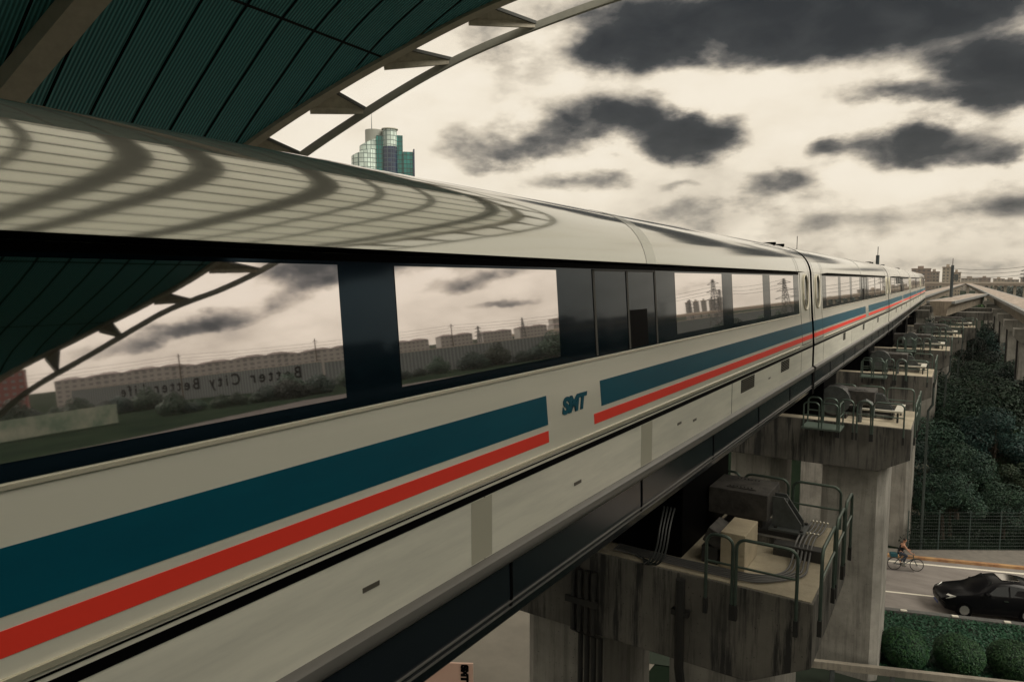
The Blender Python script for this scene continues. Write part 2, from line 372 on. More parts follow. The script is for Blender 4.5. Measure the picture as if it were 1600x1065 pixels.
# ================================================================== FOLIAGE
rnd = random.Random(7)
def leaf_quads(mb, centre, rad, n, size, rng_, flat=.75, surface=True, lump=None):
    cx, cy, cz = centre
    for _ in range(n):
        while True:
            v = Vector((rng_.uniform(-1, 1), rng_.uniform(-1, 1), rng_.uniform(-1, 1)))
            if 0.05 < v.length <= 1: break
        d = v.normalized()
        rr = (v.length ** .35 if surface else v.length)
        p = Vector((cx + d.x * rr * rad[0], cy + d.y * rr * rad[1], cz + d.z * rr * rad[2]))
        s = size * rng_.uniform(.6, 1.4)
        nrm = (d + Vector((rng_.uniform(-.8, .8), rng_.uniform(-.8, .8), rng_.uniform(-.3, 1.1)))).normalized()
        a = nrm.orthogonal().normalized(); a.rotate(Matrix.Rotation(rng_.uniform(0, 6.28), 3, nrm)); b = nrm.cross(a)
        mb.add([p - a * s, p - b * s * .45, p + a * s, p + b * s * .45], [(0, 1, 2, 3)])

def make_tree(h, r, leafm, seed, leaves=5200, size=.16, lumps=11):
    g = random.Random(seed); root = empty('tree')
    tr = MB(); top = Vector((g.uniform(-.3, .3), g.uniform(-.3, .3), h * .62))
    tr.tube([(0, 0, -.1), (top.x * .3, top.y * .3, h * .2), (top.x * .7, top.y * .7, h * .42), top], [.05 * r + .06, .045 * r + .05, .04 * r + .03, .04], 7)
    cr = MB(); cents = []
    for i in range(lumps):
        a = i * 2.399 + g.uniform(-.4, .4); q = sqrt((i + .5) / lumps); rr = r * (.25 + .55 * q)
        c = Vector((cos(a) * rr, sin(a) * rr, h * (.92 - .50 * q) + g.uniform(-.08, .08) * h)); cents.append(c)
        s = r * g.uniform(.34, .50)
        leaf_quads(cr, c, (s, s, s * .72), leaves // lumps, size, g)
        st = Vector((top.x * .7, top.y * .7, h * g.uniform(.3, .5)))
        tr.tube([st, st.lerp(c, .5) + Vector((0, 0, .15)), c], [.05, .035, .015], 5)
    tr.build('trunk', M_bark, root); cr.build('crown', leafm, root)
    return root

protoA = make_tree(7.6, 3.0, M_leaf, 1, 11000, .105, 15)
protoB = make_tree(6.6, 2.7, M_leaf2, 2, 9500, .10, 14)
protoC = make_tree(8.6, 3.1, M_leaf3, 3, 10500, .12, 13)
ORD = ['first', 'second', 'third', 'fourth', 'fifth', 'sixth', 'seventh', 'eighth', 'ninth', 'tenth', 'eleventh', 'twelfth', 'thirteenth', 'fourteenth', 'fifteenth', 'sixteenth', 'seventeenth', 'eighteenth']
used = {id(protoA): 0, id(protoB): 0, id(protoC): 0}
def put_tree(proto, x, y, sc, rz, label, group, z=0.0, zs=None):
    if used[id(proto)] == 0: o = proto
    else: o = copy_tree(proto)
    used[id(proto)] += 1
    o.location = (x, y, z); o.rotation_euler = (0, 0, rz); o.scale = (sc, sc, zs or sc)
    tag(o, label, 'tree', group); return o

# wood between the two guideways
gully = []
g = random.Random(21)
yy = 47.2
row = 0
while yy < 165:
    n = 5 + row % 2
    for i in range(n):
        x = -4.2 + (yy - 47) * .02 + i * 3.1 + (row % 2) * 1.5 + g.uniform(-.5, .5) + (1.2 if row == 0 else 0)
        y = yy + i * 1.0 + g.uniform(-.8, .8)
        gully.append((x, y, row, i))
    yy += 4.6 + row * .75; row += 1
for (x, y, r_, i) in gully:
    if -7.5 < x < -.2 and any(-2.5 < y - py < 6.5 for py in (44.2, 61.3, 76.6, 92.9, 112, 132)): x += 3.2
    P = [protoA, protoB, protoC][(r_ * 2 + i * 3 + (i * r_) % 3) % 3]
    hsc = g.uniform(.80, 1.0) * (.60, .78, .98, 1.15, 1.2, 1.2, 1.2, 1.2, 1.2, 1.2, 1.2, 1.2)[min(r_, 11)]
    kind = {id(protoA): 'dark green bushy tree', id(protoB): 'lighter green feathery tree', id(protoC): 'very dark tree'}[id(P)]
    lab = '%s, %s from left in %s row of the wood' % (kind, ORD[i], ORD[r_])
    put_tree(P, x, y, hsc * 1.02, g.uniform(0, 6.28), lab, 'trees in the wood between the guideways')

# ================================================================== TOPIARY, GROUND COVER
def bush(r, seed):
    g = random.Random(seed); root = empty('topiary_bush')
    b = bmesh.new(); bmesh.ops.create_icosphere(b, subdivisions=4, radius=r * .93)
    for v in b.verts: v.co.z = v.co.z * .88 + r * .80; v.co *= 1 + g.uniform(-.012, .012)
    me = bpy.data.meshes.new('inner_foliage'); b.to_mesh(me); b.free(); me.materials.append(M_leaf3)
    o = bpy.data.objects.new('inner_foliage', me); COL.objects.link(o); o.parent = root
    m = MB(); lump_ = [Vector((g.uniform(-1, 1), g.uniform(-1, 1), g.uniform(-.2, 1))).normalized() for _ in range(16)]
    for _ in range(9000):
        z = g.uniform(-1, 1); a = g.uniform(0, 2 * pi); q = sqrt(1 - z * z); d = Vector((q * cos(a), q * sin(a), z))
        k_ = max(max(0, d.dot(q_)) ** 14 for q_ in lump_); p = d * r * (g.uniform(.92, 1.02) + .07 * k_ + (g.uniform(0, .09) if g.random() < .04 else 0)); p.z = p.z * .88 + r * .80
        if p.z < .02: continue
        s = .036 * g.uniform(.7, 1.4); n = (d + Vector((g.uniform(-.7, .7), g.uniform(-.7, .7), g.uniform(-.2, .9)))).normalized()
        u = n.orthogonal().normalized(); u.rotate(Matrix.Rotation(g.uniform(0, 6.28), 3, n)); w = n.cross(u)
        m.add([p - u * s, p - w * s * .6, p + u * s, p + w * s * .6], [(0, 1, 2, 3)])
    m.build('leaves', M_topi, root)
    return root
b0 = bush(.86, 5)
bl = ['round clipped green bush half hidden behind the concrete column', 'round clipped green bush just right of the tall column', 'round clipped green bush, second right of the tall column',
      'round clipped green bush, third right of the tall column', 'round clipped green bush cut off by the right edge of the picture']
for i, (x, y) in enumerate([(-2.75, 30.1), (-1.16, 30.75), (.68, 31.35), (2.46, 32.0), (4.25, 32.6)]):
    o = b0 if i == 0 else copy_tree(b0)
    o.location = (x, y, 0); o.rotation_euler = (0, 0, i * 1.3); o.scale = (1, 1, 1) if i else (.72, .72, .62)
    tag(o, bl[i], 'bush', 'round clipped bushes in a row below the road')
m = MB(); g = random.Random(9)
for _ in range(26000):
    p = rd(g.uniform(-6.5, 8), g.uniform(-5.6, -.34), 0); p.z = .04 + g.random() ** .5 * .12
    s = .055 * g.uniform(.6, 1.5); n = Vector((g.uniform(-.8, .8), g.uniform(-.8, .8), 1)).normalized()
    u = n.orthogonal().normalized(); u.rotate(Matrix.Rotation(g.uniform(0, 6.28), 3, n)); w = n.cross(u)
    m.add([p - u * s, p - w * s * .6, p + u * s, p + w * s * .6], [(0, 1, 2, 3)])
tag(m.build('ground_cover', M_cover), 'low leafy green ground cover below the road', 'ground cover', kind='stuff')
sheet('planting_bed', [rd(-14, -7.5, .02), rd(14, -7.5, .02), rd(14, -.3, .02), rd(-14, -.3, .02)], mat('bed_soil', (.018, .028, .018), rough=.95))
# white kerb reflectors
rf = None
for i, (x, y) in enumerate([(-1.44, 35.62), (.56, 36.28), (2.53, 36.92)]):
    if rf is None:
        o = rf = MB().box(-.13, .13, -.06, .06, 0, .07).build('kerb_reflector', M_white, bevel=.012)
    else: o = rf.copy(); COL.objects.link(o)
    o.location = (x, y - .1, .16); o.rotation_euler = (0, 0, RA)
    tag(o, ['small white reflector on the near kerb nearest the tall column', 'small white reflector on the near kerb below the car front wheel', 'small white reflector on the near kerb below the car rear wheel'][i], 'reflector', 'white reflectors on the near kerb')
# guard rail below the bushes
gr = empty('guard_rail', (-3.9, 27.3, 0), radians(20.8), 'low concrete guard rail with pale top at the bottom, in front of the bushes', 'guard rail')
MB().box(-2, 7.5, -.10, .10, .72, 1.0).build('rail', concrete('rail_concrete', (.30, .27, .22), dirt=.3, seed=5), gr, bevel=.012)
for k in range(5): MB().box(-1.6 + k * 2.1, -1.45 + k * 2.1, -.07, .07, 0, .718).build('post', M_steel_gr, gr)

# wire fence behind the pavement
fa, fb = Vector((-1.78, 44.15, .10)), Vector((9.0, 51.0, .10))
fence = empty('wire_fence', fa, math.atan2(fb.y - fa.y, fb.x - fa.x), 'dark green wire fence with posts and climbers behind the pavement', 'fence')
FL = (fb - fa).length
m = MB()
for k in range(int(FL / .12)):
    m.tube([(k * .12, 0, 0), (k * .12, 0, 2.2)], .006, 4, caps=False)
for k in range(12): m.tube([(0, 0, .05 + k * .195), (FL, 0, .05 + k * .195)], .005, 4, caps=False)
M_wire = mat('fence_wire', (.022, .034, .032), rough=.5)
m.build('wire_mesh', M_wire, fence)
for k in range(8): MB().tube([(k * 1.75, .03, 0), (k * 1.75, .03, 2.3)], .032, 8).build('post', mat('fence_post', (.045, .07, .065), rough=.5), fence)
m = MB(); g = random.Random(4)
for k in range(52):
    x = g.uniform(0, FL); hh = g.uniform(.5, 2.2)
    leaf_quads(m, (x, .28, hh * .55), (g.uniform(.15, .5), .22, hh * .5), 90, .055, g)
m.build('climber', M_leaf, fence)
# small pale utility hut beside the third pier
hut = empty('utility_cabinet', (-1.62, 52.0, 0), radians(10), 'small pale cabinet on a wall beside the third pier, half in the trees', 'cabinet')
MB().box(-.62, .40, -.5, .5, 0, 3.1).build('body', mat('hut_paint', (.40, .38, .30), rough=.8, vary=.5, vs=2), hut, bevel=.03)
MB().box(-.70, .48, -.58, .58, 3.102, 3.26).build('lid', mat('hut_lid', (.50, .47, .38), rough=.8), hut, bevel=.02)
MB().box(-.45, .25, -.512, -.502, 1.0, 2.7).build('door', mat('hut_door', (.26, .26, .22), rough=.7), hut)

# ================================================================== TRAIN
XC = -5.2
def Z(r): return H + r
PROF = [(0, 1.05), (.35, 1.038), (.6, 1.012), (.85, .968), (1.05, .915), (1.22, .845), (1.36, .765), (1.47, .675), (1.55, .58), (1.61, .48), (1.655, .37), (1.683, .27), (1.700, .18)]
WB = (1.700, .18); SILL = (1.775, -.88)            # window band leans in by 4 degrees
BELT = [(1.775, -.88), (1.800, -1.15), (1.826, -1.44), (1.838, -1.615), (1.848, -1.79)]
LOWER = [(1.850, -1.86), (1.850, -2.42)]
def side_u(z):
    pts = [(p[1], p[0]) for p in ([WB] + BELT + LOWER)]
    for (z0, u0), (z1, u1) in zip(pts, pts[1:]):
        if z <= z0 and z >= z1: return u0 + (u1 - u0) * (z0 - z) / (z0 - z1)
    return 1.85
def extrude_poly(mb, pts, y0, y1, ny=1):
    n = len(pts)
    vs = []
    for j in range(ny + 1):
        y = y0 + (y1 - y0) * j / ny
        vs += [(p[0], y, p[1]) for p in pts]
    fs = []
    for j in range(ny):
        for i in range(n - 1):
            fs.append((j * n + i, j * n + i + 1, (j + 1) * n + i + 1, (j + 1) * n + i))
    return mb.add(vs, fs)
def side_quad(mb, y0, y1, za, zb, off):
    """a thin proud panel on the near flank following its lean"""
    zs = [za] + [z for z in (-.88, -1.15, -1.44, -1.615, -1.79, -1.86) if zb < z < za] + [zb]
    return mb.add([(side_u(z) + off, y, z) for y in (y0, y1) for z in zs] + [(side_u(z) - .01, y, z) for y in (y0, y1) for z in zs],
        [(i, i + 1, len(zs) + i + 1, len(zs) + i) for i in range(len(zs) - 1)] +
        [(0, len(zs), 3 * len(zs), 2 * len(zs)), (len(zs) - 1, 3 * len(zs) - 1, 4 * len(zs) - 1, 2 * len(zs) - 1)] +
        [(i, 2 * len(zs) + i, 2 * len(zs) + i + 1, i + 1) for i in range(len(zs) - 1)] + [(len(zs) + i, len(zs) + i + 1, 3 * len(zs) + i + 1, 3 * len(zs) + i) for i in range(len(zs) - 1)])
def roof_band(mb, y0, y1, off, zmin=.18):
    pts = [p for p in PROF if p[1] >= zmin]
    out = []
    for i, p in enumerate(pts):
        a = pts[max(i - 1, 0)]; b = pts[min(i + 1, len(pts) - 1)]
        t = Vector((b[0] - a[0], b[1] - a[1])).normalized(); nx, nz = -t.y, t.x
        if nz < 0 and nx < 0: nx, nz = -nx, -nz
        out.append((p[0] + abs(nx) * off, p[1] + abs(nz) * off))
    return extrude_poly(mb, out, y0, y1)

CARL = 24.77
def make_car(flip=False, nose=False):
    """one car, local y from 0 (joint) to its length; flip mirrors it along y"""
    S = -1.0 if flip else 1.0
    def Y(a, b): return (min(S * a, S * b), max(S * a, S * b))
    G = .15; LEN = CARL - G
    full = PROF + BELT[0:] + LOWER
    half = full
    ring = [(-p[0], p[1]) for p in reversed(half[1:])] + half
    b = MB()
    # paint shells: roof, belt, lower as faces of one closed body mesh with three slots
    n = len(ring)
    ys = [G, LEN - 4.5, LEN - 2.5, LEN - 1.0, LEN - .2, LEN] if nose else [G, LEN]
    sc = [1, 1, .86, .58, .25, .08] if nose else [1, 1]
    vs = []
    for y, k in zip(ys, sc):
        for (u, z) in ring: vs.append((u * (1 if k == 1 else .55 + .45 * k), S * y, (z + 2.42) * (k if k != 1 else 1) ** .8 - 2.42 if nose and k != 1 else z))
    fs = []
    for j in range(len(ys) - 1):
        for i in range(n - 1): fs.append((j * n + i, j * n + i + 1, (j + 1) * n + i + 1, (j + 1) * n + i))
    fs.append(tuple(range(n))); fs.append(tuple(reversed(range((len(ys) - 1) * n, len(ys) * n))))
    b.add(vs, fs)
    me = bpy.data.meshes.new('car_body'); me.from_pydata(b.v, [], b.f); me.update()
    bm = bmesh.new(); bm.from_mesh(me); bmesh.ops.recalc_face_normals(bm, faces=bm.faces); bm.to_mesh(me); bm.free()
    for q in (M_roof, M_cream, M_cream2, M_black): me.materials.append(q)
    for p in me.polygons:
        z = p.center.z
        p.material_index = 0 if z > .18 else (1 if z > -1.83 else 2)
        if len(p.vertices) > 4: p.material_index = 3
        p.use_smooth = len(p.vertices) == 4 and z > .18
    me.set_sharp_from_angle(angle=radians(38))
    body = bpy.data.objects.new('car_body', me); COL.objects.link(body)
    E_ = LEN - (4.6 if nose else 0)
    def P(name, mb, m, sm=False, par=body): return mb.build(name, m, par, smooth=sm)
    y0, y1 = Y(G, E_)
    def sq(a, c, za, zb, off):
        mb = MB(); p, q = Y(a, c); side_quad(mb, p, q, za, zb, off); return mb
    # window band between the crew doors
    P('window_band', sq(1.80, E_ - (0 if nose else 1.80), .175, -.875, .004), M_band)
    panes = [(2.5, 5.0), (5.65, 7.95), (8.6, 10.94), (14.44, 16.85), (17.4, 19.75), (20.3, 22.3)]
    for (a, c) in panes:
        if c > E_: continue
        P('window', sq(a, c, .100, -.79, .009), M_pane)
    P('window_frame', sq(1.80, E_ - (0 if nose else 1.8), .176, .125, .012), M_black)
    # passenger door in the middle
    d = MB()
    for a in (11.7, 12.63, 13.56): p, q = Y(a, a + .05); side_quad(d, p, q, .12, -.86, .012)
    p, q = Y(11.7, 13.61); side_quad(d, p, q, .12, .10, .012)
    dr = P('door', d, M_line)
    P('glass', sq(12.05, 12.62, -.38, -.85, .010), M_black, par=body)
    # lines
    P('sill_trim', sq(1.8, E_ - (0 if nose else 1.8), -.885, -.905, .016), M_rail)
    P('shoulder_trim', sq(1.8, E_ - (0 if nose else 1.8), .205, .178, .014), M_black)
    for a, c in ((G, 12.9 if not flip else 13.56), (14.1 if not flip else 14.78, E_)): P('teal_stripe', sq(a, c, -1.15, -1.44, .004), M_teal)
    for a, c in ((G, 12.9 if not flip else 13.76), (14.1 if not flip else 14.78, E_)): P('red_stripe', sq(a, c, -1.50, -1.615, .004), M_red)
    P('rubbing_rail', sq(G if nose else 1.9, E_ - 1.9, -1.705, -1.735, .022), M_rail)
    P('groove', sq(G, E_, -1.80, -1.86, .006).add(*_sv(sq(G, E_, -1.762, -1.772, .006))), M_black)
    # vents in the lower panel
    vl = ((3.25, 4.15), (6.6, 7.6)) if flip else ((5.9, 6.5), (11.8, 12.4), (18, 18.6))
    for (a, c) in vl:
        v = sq(a, c, -1.88, -2.13, .003); vo = P('vent', v, M_black)
        lv = MB()
        for k in range(6):
            zz = -1.905 - k * .038; p, q = Y(a + .02, c - .02); side_quad(lv, p, q, zz, zz - .006, .006)
        lv.build('louvre', M_seamgray, vo)
    s = MB()
    for a in (1.72, 8.2, 15.9, LEN - 1.72):
        if a < E_: p, q = Y(a, a + .018); side_quad(s, p, q, -1.865, -2.415, .003)
    for a in ((12.3, 15.95) if flip else (9.4,)):
        pass
    P('panel_seam', s, M_line)
    if flip:
        for a, c in ((12.05, 12.42), (15.8, 16.1)): P('access_panel', sq(a, c, -1.87, -2.41, .004), mat('panel_gray', (.42, .41, .34), rough=.45, coat=.2))
        for (a, zz) in ((5.2, -2.10), (10.2, -2.15), (14.1, -2.16), (10.9, -2.08), (17.2, -2.12)):
            h = MB(); p, q = Y(a, a + .16); side_quad(h, p, q, zz, zz - .035, .006)
            P('latch', h, mat('latch_gray', (.16, .15, .13), rough=.4, metal=.5))
    # roof seams and the dull band above the door
    r = MB()
    for a in (1.70, 1.95, LEN - 1.95, LEN - 1.70):
        if a < E_: p, q = Y(a, a + .022); roof_band(r, p, q, .004)
    P('roof_seam', r, M_line, True)
    r = MB(); p, q = Y(11.6, 11.95); roof_band(r, p, q, .003); P('roof_joint', r, mat('roof_joint_gray', (.50, .51, .45), rough=.2, metal=.6, coat=.3), True)
    # crew doors: tall rounded windows in bright frames
    for base in ((0,) if nose else (0, LEN)):
        sg = 1 if base == 0 else -1
        a0, a1 = sorted((base + sg * .62, base + sg * 1.22)); zc0, zc1 = .13, -.80; rr = .28
        path = []
        for k in range(9): t = pi * k / 8; path.append(((a0 + a1) / 2 + (a1 - a0) / 2 * cos(t), zc0 - rr + rr * sin(t)))
        for k in range(9): t = pi + pi * k / 8; path.append(((a0 + a1) / 2 + (a1 - a0) / 2 * cos(t), zc1 + rr + rr * sin(t)))
        fr = MB().tube([(side_u(z) + .012, S * y, z) for (y, z) in path], .030, 6, closed=True)
        cd = MB()
        for a in (base + sg * .36, base + sg * 1.60): p, q = Y(a, a + .02); side_quad(cd, p, q, .17, -1.70, .005)
        p, q = Y(base + sg * .36, base + sg * 1.62); side_quad(cd, p, q, -1.69, -1.71, .007)
        roof_band(cd, *Y(base + sg * .36, base + sg * .36 + .02), .005)
        cdo = P('crew_door', cd, M_line)
        fr.build('frame', M_rail, cdo, smooth=True)
        MB().add([(side_u(z) + .005, S * y, z) for (y, z) in path], [tuple(range(len(path)))]).build('pane', M_band, cdo)
    # guide skirt: bright ledge, dark panels, rails, underside
    lg = [(1.852, -2.420), (1.885, -2.428), (1.915, -2.450), (1.925, -2.50), (1.915, -2.545), (1.895, -2.565), (1.86, -2.57), (1.852, -2.42)]
    P('skirt_ledge', _ext(lg, y0, y1), M_ledge, True)
    sk = [(1.60, -2.43), (1.862, -2.571), (1.870, -2.90), (1.868, -2.955), (1.862, -3.04), (1.835, -3.13), (1.76, -3.20), (1.45, -3.24), (1.30, -3.0), (1.30, -2.43)]
    P('side_skirt', _ext([p for p in sk] + [sk[0]], y0, y1), M_skirt)
    P('skirt_rail', _ext([(1.871, -2.94), (1.886, -2.945), (1.886, -2.955), (1.871, -2.96)], y0, y1).add(*_sv(_ext([(1.868, -3.00), (1.880, -3.004), (1.880, -3.016), (1.866, -3.02)], y0, y1))), M_ledge)
    s = MB()
    for k in range(1, 8):
        a = k * 3.1
        if a < E_ - .3: s.add(*_sv(_ext([(1.855, -2.575), (1.8735, -2.578), (1.880, -2.90), (1.872, -3.03), (1.85, -3.03)], *Y(a, a + .03))))
    P('skirt_seam', s, M_black)
    # far side skirt so that the car is whole
    P('far_skirt', MB().box(-1.86, -1.35, y0, y1, -3.2, -2.425), M_skirt)
    return body
def _sv(mb): return mb.v, mb.f
def _ext(pts, y0, y1):
    m = MB(); n = len(pts)
    m.add([(p[0], y0, p[1]) for p in pts] + [(p[0], y1, p[1]) for p in pts], [(i, i + 1, n + i + 1, n + i) for i in range(n - 1)] + [tuple(range(n)), tuple(range(2 * n - 1, n - 1, -1))])
    return m

train = empty('maglev_train', (XC, 0, 0), 0, 'long cream maglev train with dark blue-green and red stripes running out of the station', 'train')
J0 = 20.60
car1 = make_car(flip=True); car1.parent = train; car1.location = (0, J0, H)
tag(car1, 'nearest cream car with mirror windows filling the left of the picture')
car2 = make_car(); car2.parent = train; car2.location = (0, J0, H)
cars = [car2]
px_, py_ = 0.0, J0
bendx = [0.0, -.02, -.24, -.48, -.80]
def place_car(o, k):
    ya = J0 + CARL * k; dx = bendx[k + 1] - bendx[k]
    o.parent = train; o.location = (bendx[k], ya, H); o.rotation_euler = (0, 0, atan(-dx / CARL))
place_car(car2, 0)
for k in (1, 2):
    c = copy_tree(car2); place_car(c, k)
nose = make_car(nose=True); place_car(nose, 3)
# smt lettering on the flank
def text_mesh(txt, size, m, name, shear=0.0, offset=0.0, space=1.0, depth=.004):
    cu = bpy.data.curves.new(name, 'FONT'); cu.body = txt; cu.size = size; cu.shear = shear; cu.offset = offset; cu.space_character = space; cu.extrude = depth
    to = bpy.data.objects.new(name + '_tmp', cu); COL.objects.link(to)
    bpy.context.view_layer.update()
    dg = bpy.context.evaluated_depsgraph_get()
    me = bpy.data.meshes.new_from_object(to.evaluated_get(dg)); me.name = name
    bpy.data.objects.remove(to); bpy.data.curves.remove(cu)
    me.materials.clear(); me.materials.append(m)
    o = bpy.data.objects.new(name, me); COL.objects.link(o); return o
lt = text_mesh('SMT', .225, M_teal, 'lettering', shear=.25, offset=.012, space=.98)
lt.parent = train; lt.matrix_parent_inverse = Matrix.Identity(4)
lt.rotation_euler = (radians(85.2), 0, pi / 2); lt.location = (side_u(-1.36) + .008, 6.12, Z(-1.385)); lt.scale = (1.25, 1, 1)
# gangway bellows
m = MB()
for k in range(4):
    y = J0 + CARL * k if k else J0
    ring = PROF + BELT + LOWER
    rr = [(-p[0] * .955, (p[1] + 2.3) * .975 - 2.3) for p in reversed(ring[1:])] + [(p[0] * .955, (p[1] + 2.3) * .975 - 2.3) for p in ring]
    b_ = MB(); b_.prism([(bendx[k] + u, y - .145, H + z) for (u, z) in rr], (0, .29, 0))
    b_.build('gangway', M_black, train)
    # small dark aerial fairings each side of the joint
    if k < 3:
        for sgn in (-1, 1):
            MB().box(bendx[k] + .30, bendx[k] + .86, y + sgn * .55 - .03, y + sgn * .55 + .03, Z(.97), Z(1.045)).build('roof_fairing', M_black, train)
    MB().box(bendx[k] + 1.30, bendx[k] + 1.885, y - .15, y + .15, Z(-3.2), Z(-2.43)).build('skirt_gap', M_black, train)
MB().tube([(.9, J0 + 2.2, Z(.95)), (.9, J0 + 2.2, Z(1.35))], .01, 5).build('aerial', M_black, train)

# ================================================================== GUIDEWAYS
def guideway_beam(name, a, b, label, ztop=12.98, w=2.8, deck=M_deck, steel=False, group=None):
    a, b = Vector(a), Vector(b); ln = (b - a).length; rz = math.atan2(b.y - a.y, b.x - a.x) - pi / 2
    r = empty(name, (a.x, a.y, ztop), rz, label, 'guideway', group)
    hw = w / 2
    MB().box(-hw + .35, hw - .35, 0, ln, -.06, 0).build('deck', deck, r)
    for s in (-1, 1):
        x0, x1 = sorted((s * (hw - .35), s * hw)); MB().box(x0, x1, 0, ln, -.30, .004).build('edge_rail', M_deckside, r, bevel=.01)
    body = M_steel_dk if steel else M_beam
    poly = [(-hw + .36, 0, -.061), (-hw + .36, 0, -.36), (-.75, 0, -.75), (-.62, 0, -1.75), (.62, 0, -1.75), (.75, 0, -.75), (hw - .36, 0, -.36), (hw - .36, 0, -.061)]
    MB().prism(poly, (0, ln, 0)).build('girder', body, r)
    return r
# left guideway: a steel bending section under the train near the station, concrete beyond
guideway_beam('guideway_beam', (XC, -30, 0), (XC, 77.0, 0), 'dark steel guideway girder under the nearest cars of the train', steel=True)
guideway_beam('guideway_beam', (XC, 77.06, 0), (XC - .5, 124.0, 0), 'concrete guideway beam under the far cars of the train')
guideway_beam('guideway_beam', (XC - .5, 124.06, 0), (XC + 6.5, 520, 0), 'empty concrete guideway beam beyond the rear end of the train')
# right guideway
guideway_beam('guideway_beam', (6.0, 20, 0), (6.0, 200, 0), 'pale guideway beam running along the right edge of the picture', w=3.2)
guideway_beam('guideway_beam', (6.0, 200.06, 0), (5.2, 560, 0), 'far end of the right guideway beam, meeting the left one near the horizon', w=3.2)
# crossover
guideway_beam('crossover_beam', (-1.80, 95.4, 0), (3.0, 151, 0), 'short crossover guideway with a cut end, slanting between the two tracks', w=2.9)

# piers and all that stands on them are scaled up about the camera position here
KIT = 1.252; CAM_SCALE_Z = -3.906
def scale_about_camera(o):
    l = o.location; o.location = (l.x * KIT, l.y * KIT, l.z * KIT + CAM_SCALE_Z); o.scale = (KIT, KIT, KIT)
    return o
def pier(x_right, yc, label, label_rail, near=False, columns=None, rot=0.0, frames=3, left=-8.6):
    """portal pier: crosshead with haunched ends, two columns, drainpipe, railings"""
    root = empty('guideway_pier', (0, yc, 0), rot, label, 'pier', 'portal piers under the left guideway')
    xr = x_right; d = 3.2; zt, zb = 11.2, 9.85
    poly = [(xr, 0, zt), (xr, 0, zb + .45), (xr - .82, 0, zb), (left + .8, 0, zb), (left, 0, zb + .45), (left, 0, zt)]
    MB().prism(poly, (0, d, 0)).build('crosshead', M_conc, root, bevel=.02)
    MB().box(left + .03, xr - .03, .03, d - .03, zt + .001, zt + .012).build('top_sheet', M_conc_top, root)  # thin sheet, paler than the crosshead below it
    for (a, b) in (columns or [(-6.2, -4.65), (-3.35, xr - .62)]):
        c = MB(); e = .22
        c.prism([(a + e, .35, -.1), (b - e, .35, -.1), (b, .35 + e, -.1), (b, d - .35 - e, -.1), (b - e, d - .35, -.1), (a + e, d - .35, -.1), (a, d - .35 - e, -.1), (a, .35 + e, -.1)], (0, 0, zb + .098))
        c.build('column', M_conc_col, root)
    MB().box(-7.0, -3.40, .5, 3.0, zt + .014, 12.46).build('girder_shade_block', M_black, root, bevel=.02)  # black block added to give the deep shade under the girder
    # drainpipe on the right-hand end
    if x_right > -.9: MB().tube([(xr + .04, .5, 10.9), (xr + .04, .5, 9.9), (xr - .12, .5, 9.6), (xr - .12, .5, .1)], .055, 7).build('drainpipe', mat('drain_green', (.045, .06, .055), rough=.5), root, smooth=True)
    # railings: bent tube frames bracketed to the crosshead
    rl = []
    top = 11.92
    def frame(p0, p1):
        f = MB(); pts = arc_frame(p0, p1, top, .13); f.tube(pts, .024, 7)
        f.tube([(p0[0], p0[1], 11.52), (p1[0], p1[1], 11.52)], .018, 6, caps=False)
        o = f.build('railing_frame', M_tube, root, smooth=True)
        for p in (p0, p1): MB().box(p[0] - .028, p[0] + .028, p[1] - .03, p[1] + .03, 10.74, 10.96).build('foot_bracket', M_steel_dk, o)
        return o
    zb_ = 10.78
    yf, yb = -.08, d + .06
    frame((xr - 1.42, yf, zb_), (xr - 1.05, yf, zb_))
    frame((xr - 1.0, yf, zb_), (xr - .20, yf, zb_))
    xs = xr + .07
    frame((xs, .1, zb_), (xs, 1.25, zb_)); frame((xs, 1.42, zb_), (xs, 2.2, zb_)); frame((xs, 2.34, zb_), (xs, 3.1, zb_))
    frame((xr - .9, yb, zb_), (xr - .12, yb, zb_)); frame((xr - 1.75, yb, zb_), (xr - .98, yb, zb_)); frame((xr - 2.6, yb, zb_), (xr - 1.83, yb, zb_))
    if not near:
        for k in range(3):
            frame((xr - 1.9 - k * .44, yf, zb_), (xr - 1.52 - k * .44, yf, zb_))
    return root

PY = [9.5, 22.5, 35.3, 49.0, 61.2, 74.2]; PX = [-1.42, -.95, -.80, -.30, .33, 1.40]
ord_ = ['nearest weathered concrete pier with pipes and a railed top', 'second concrete portal pier from the front, with a tall lit column', 'third concrete portal pier from the front',
        'fourth concrete portal pier from the front', 'fifth concrete portal pier from the front', 'sixth and farthest railed pier, just before the cut beam end']
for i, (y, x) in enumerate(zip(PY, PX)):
    pier(x, y, ord_[i], '', near=(i == 0), columns=[(-6.2, -4.72), (-3.58, -2.05)] if i == 0 else None)

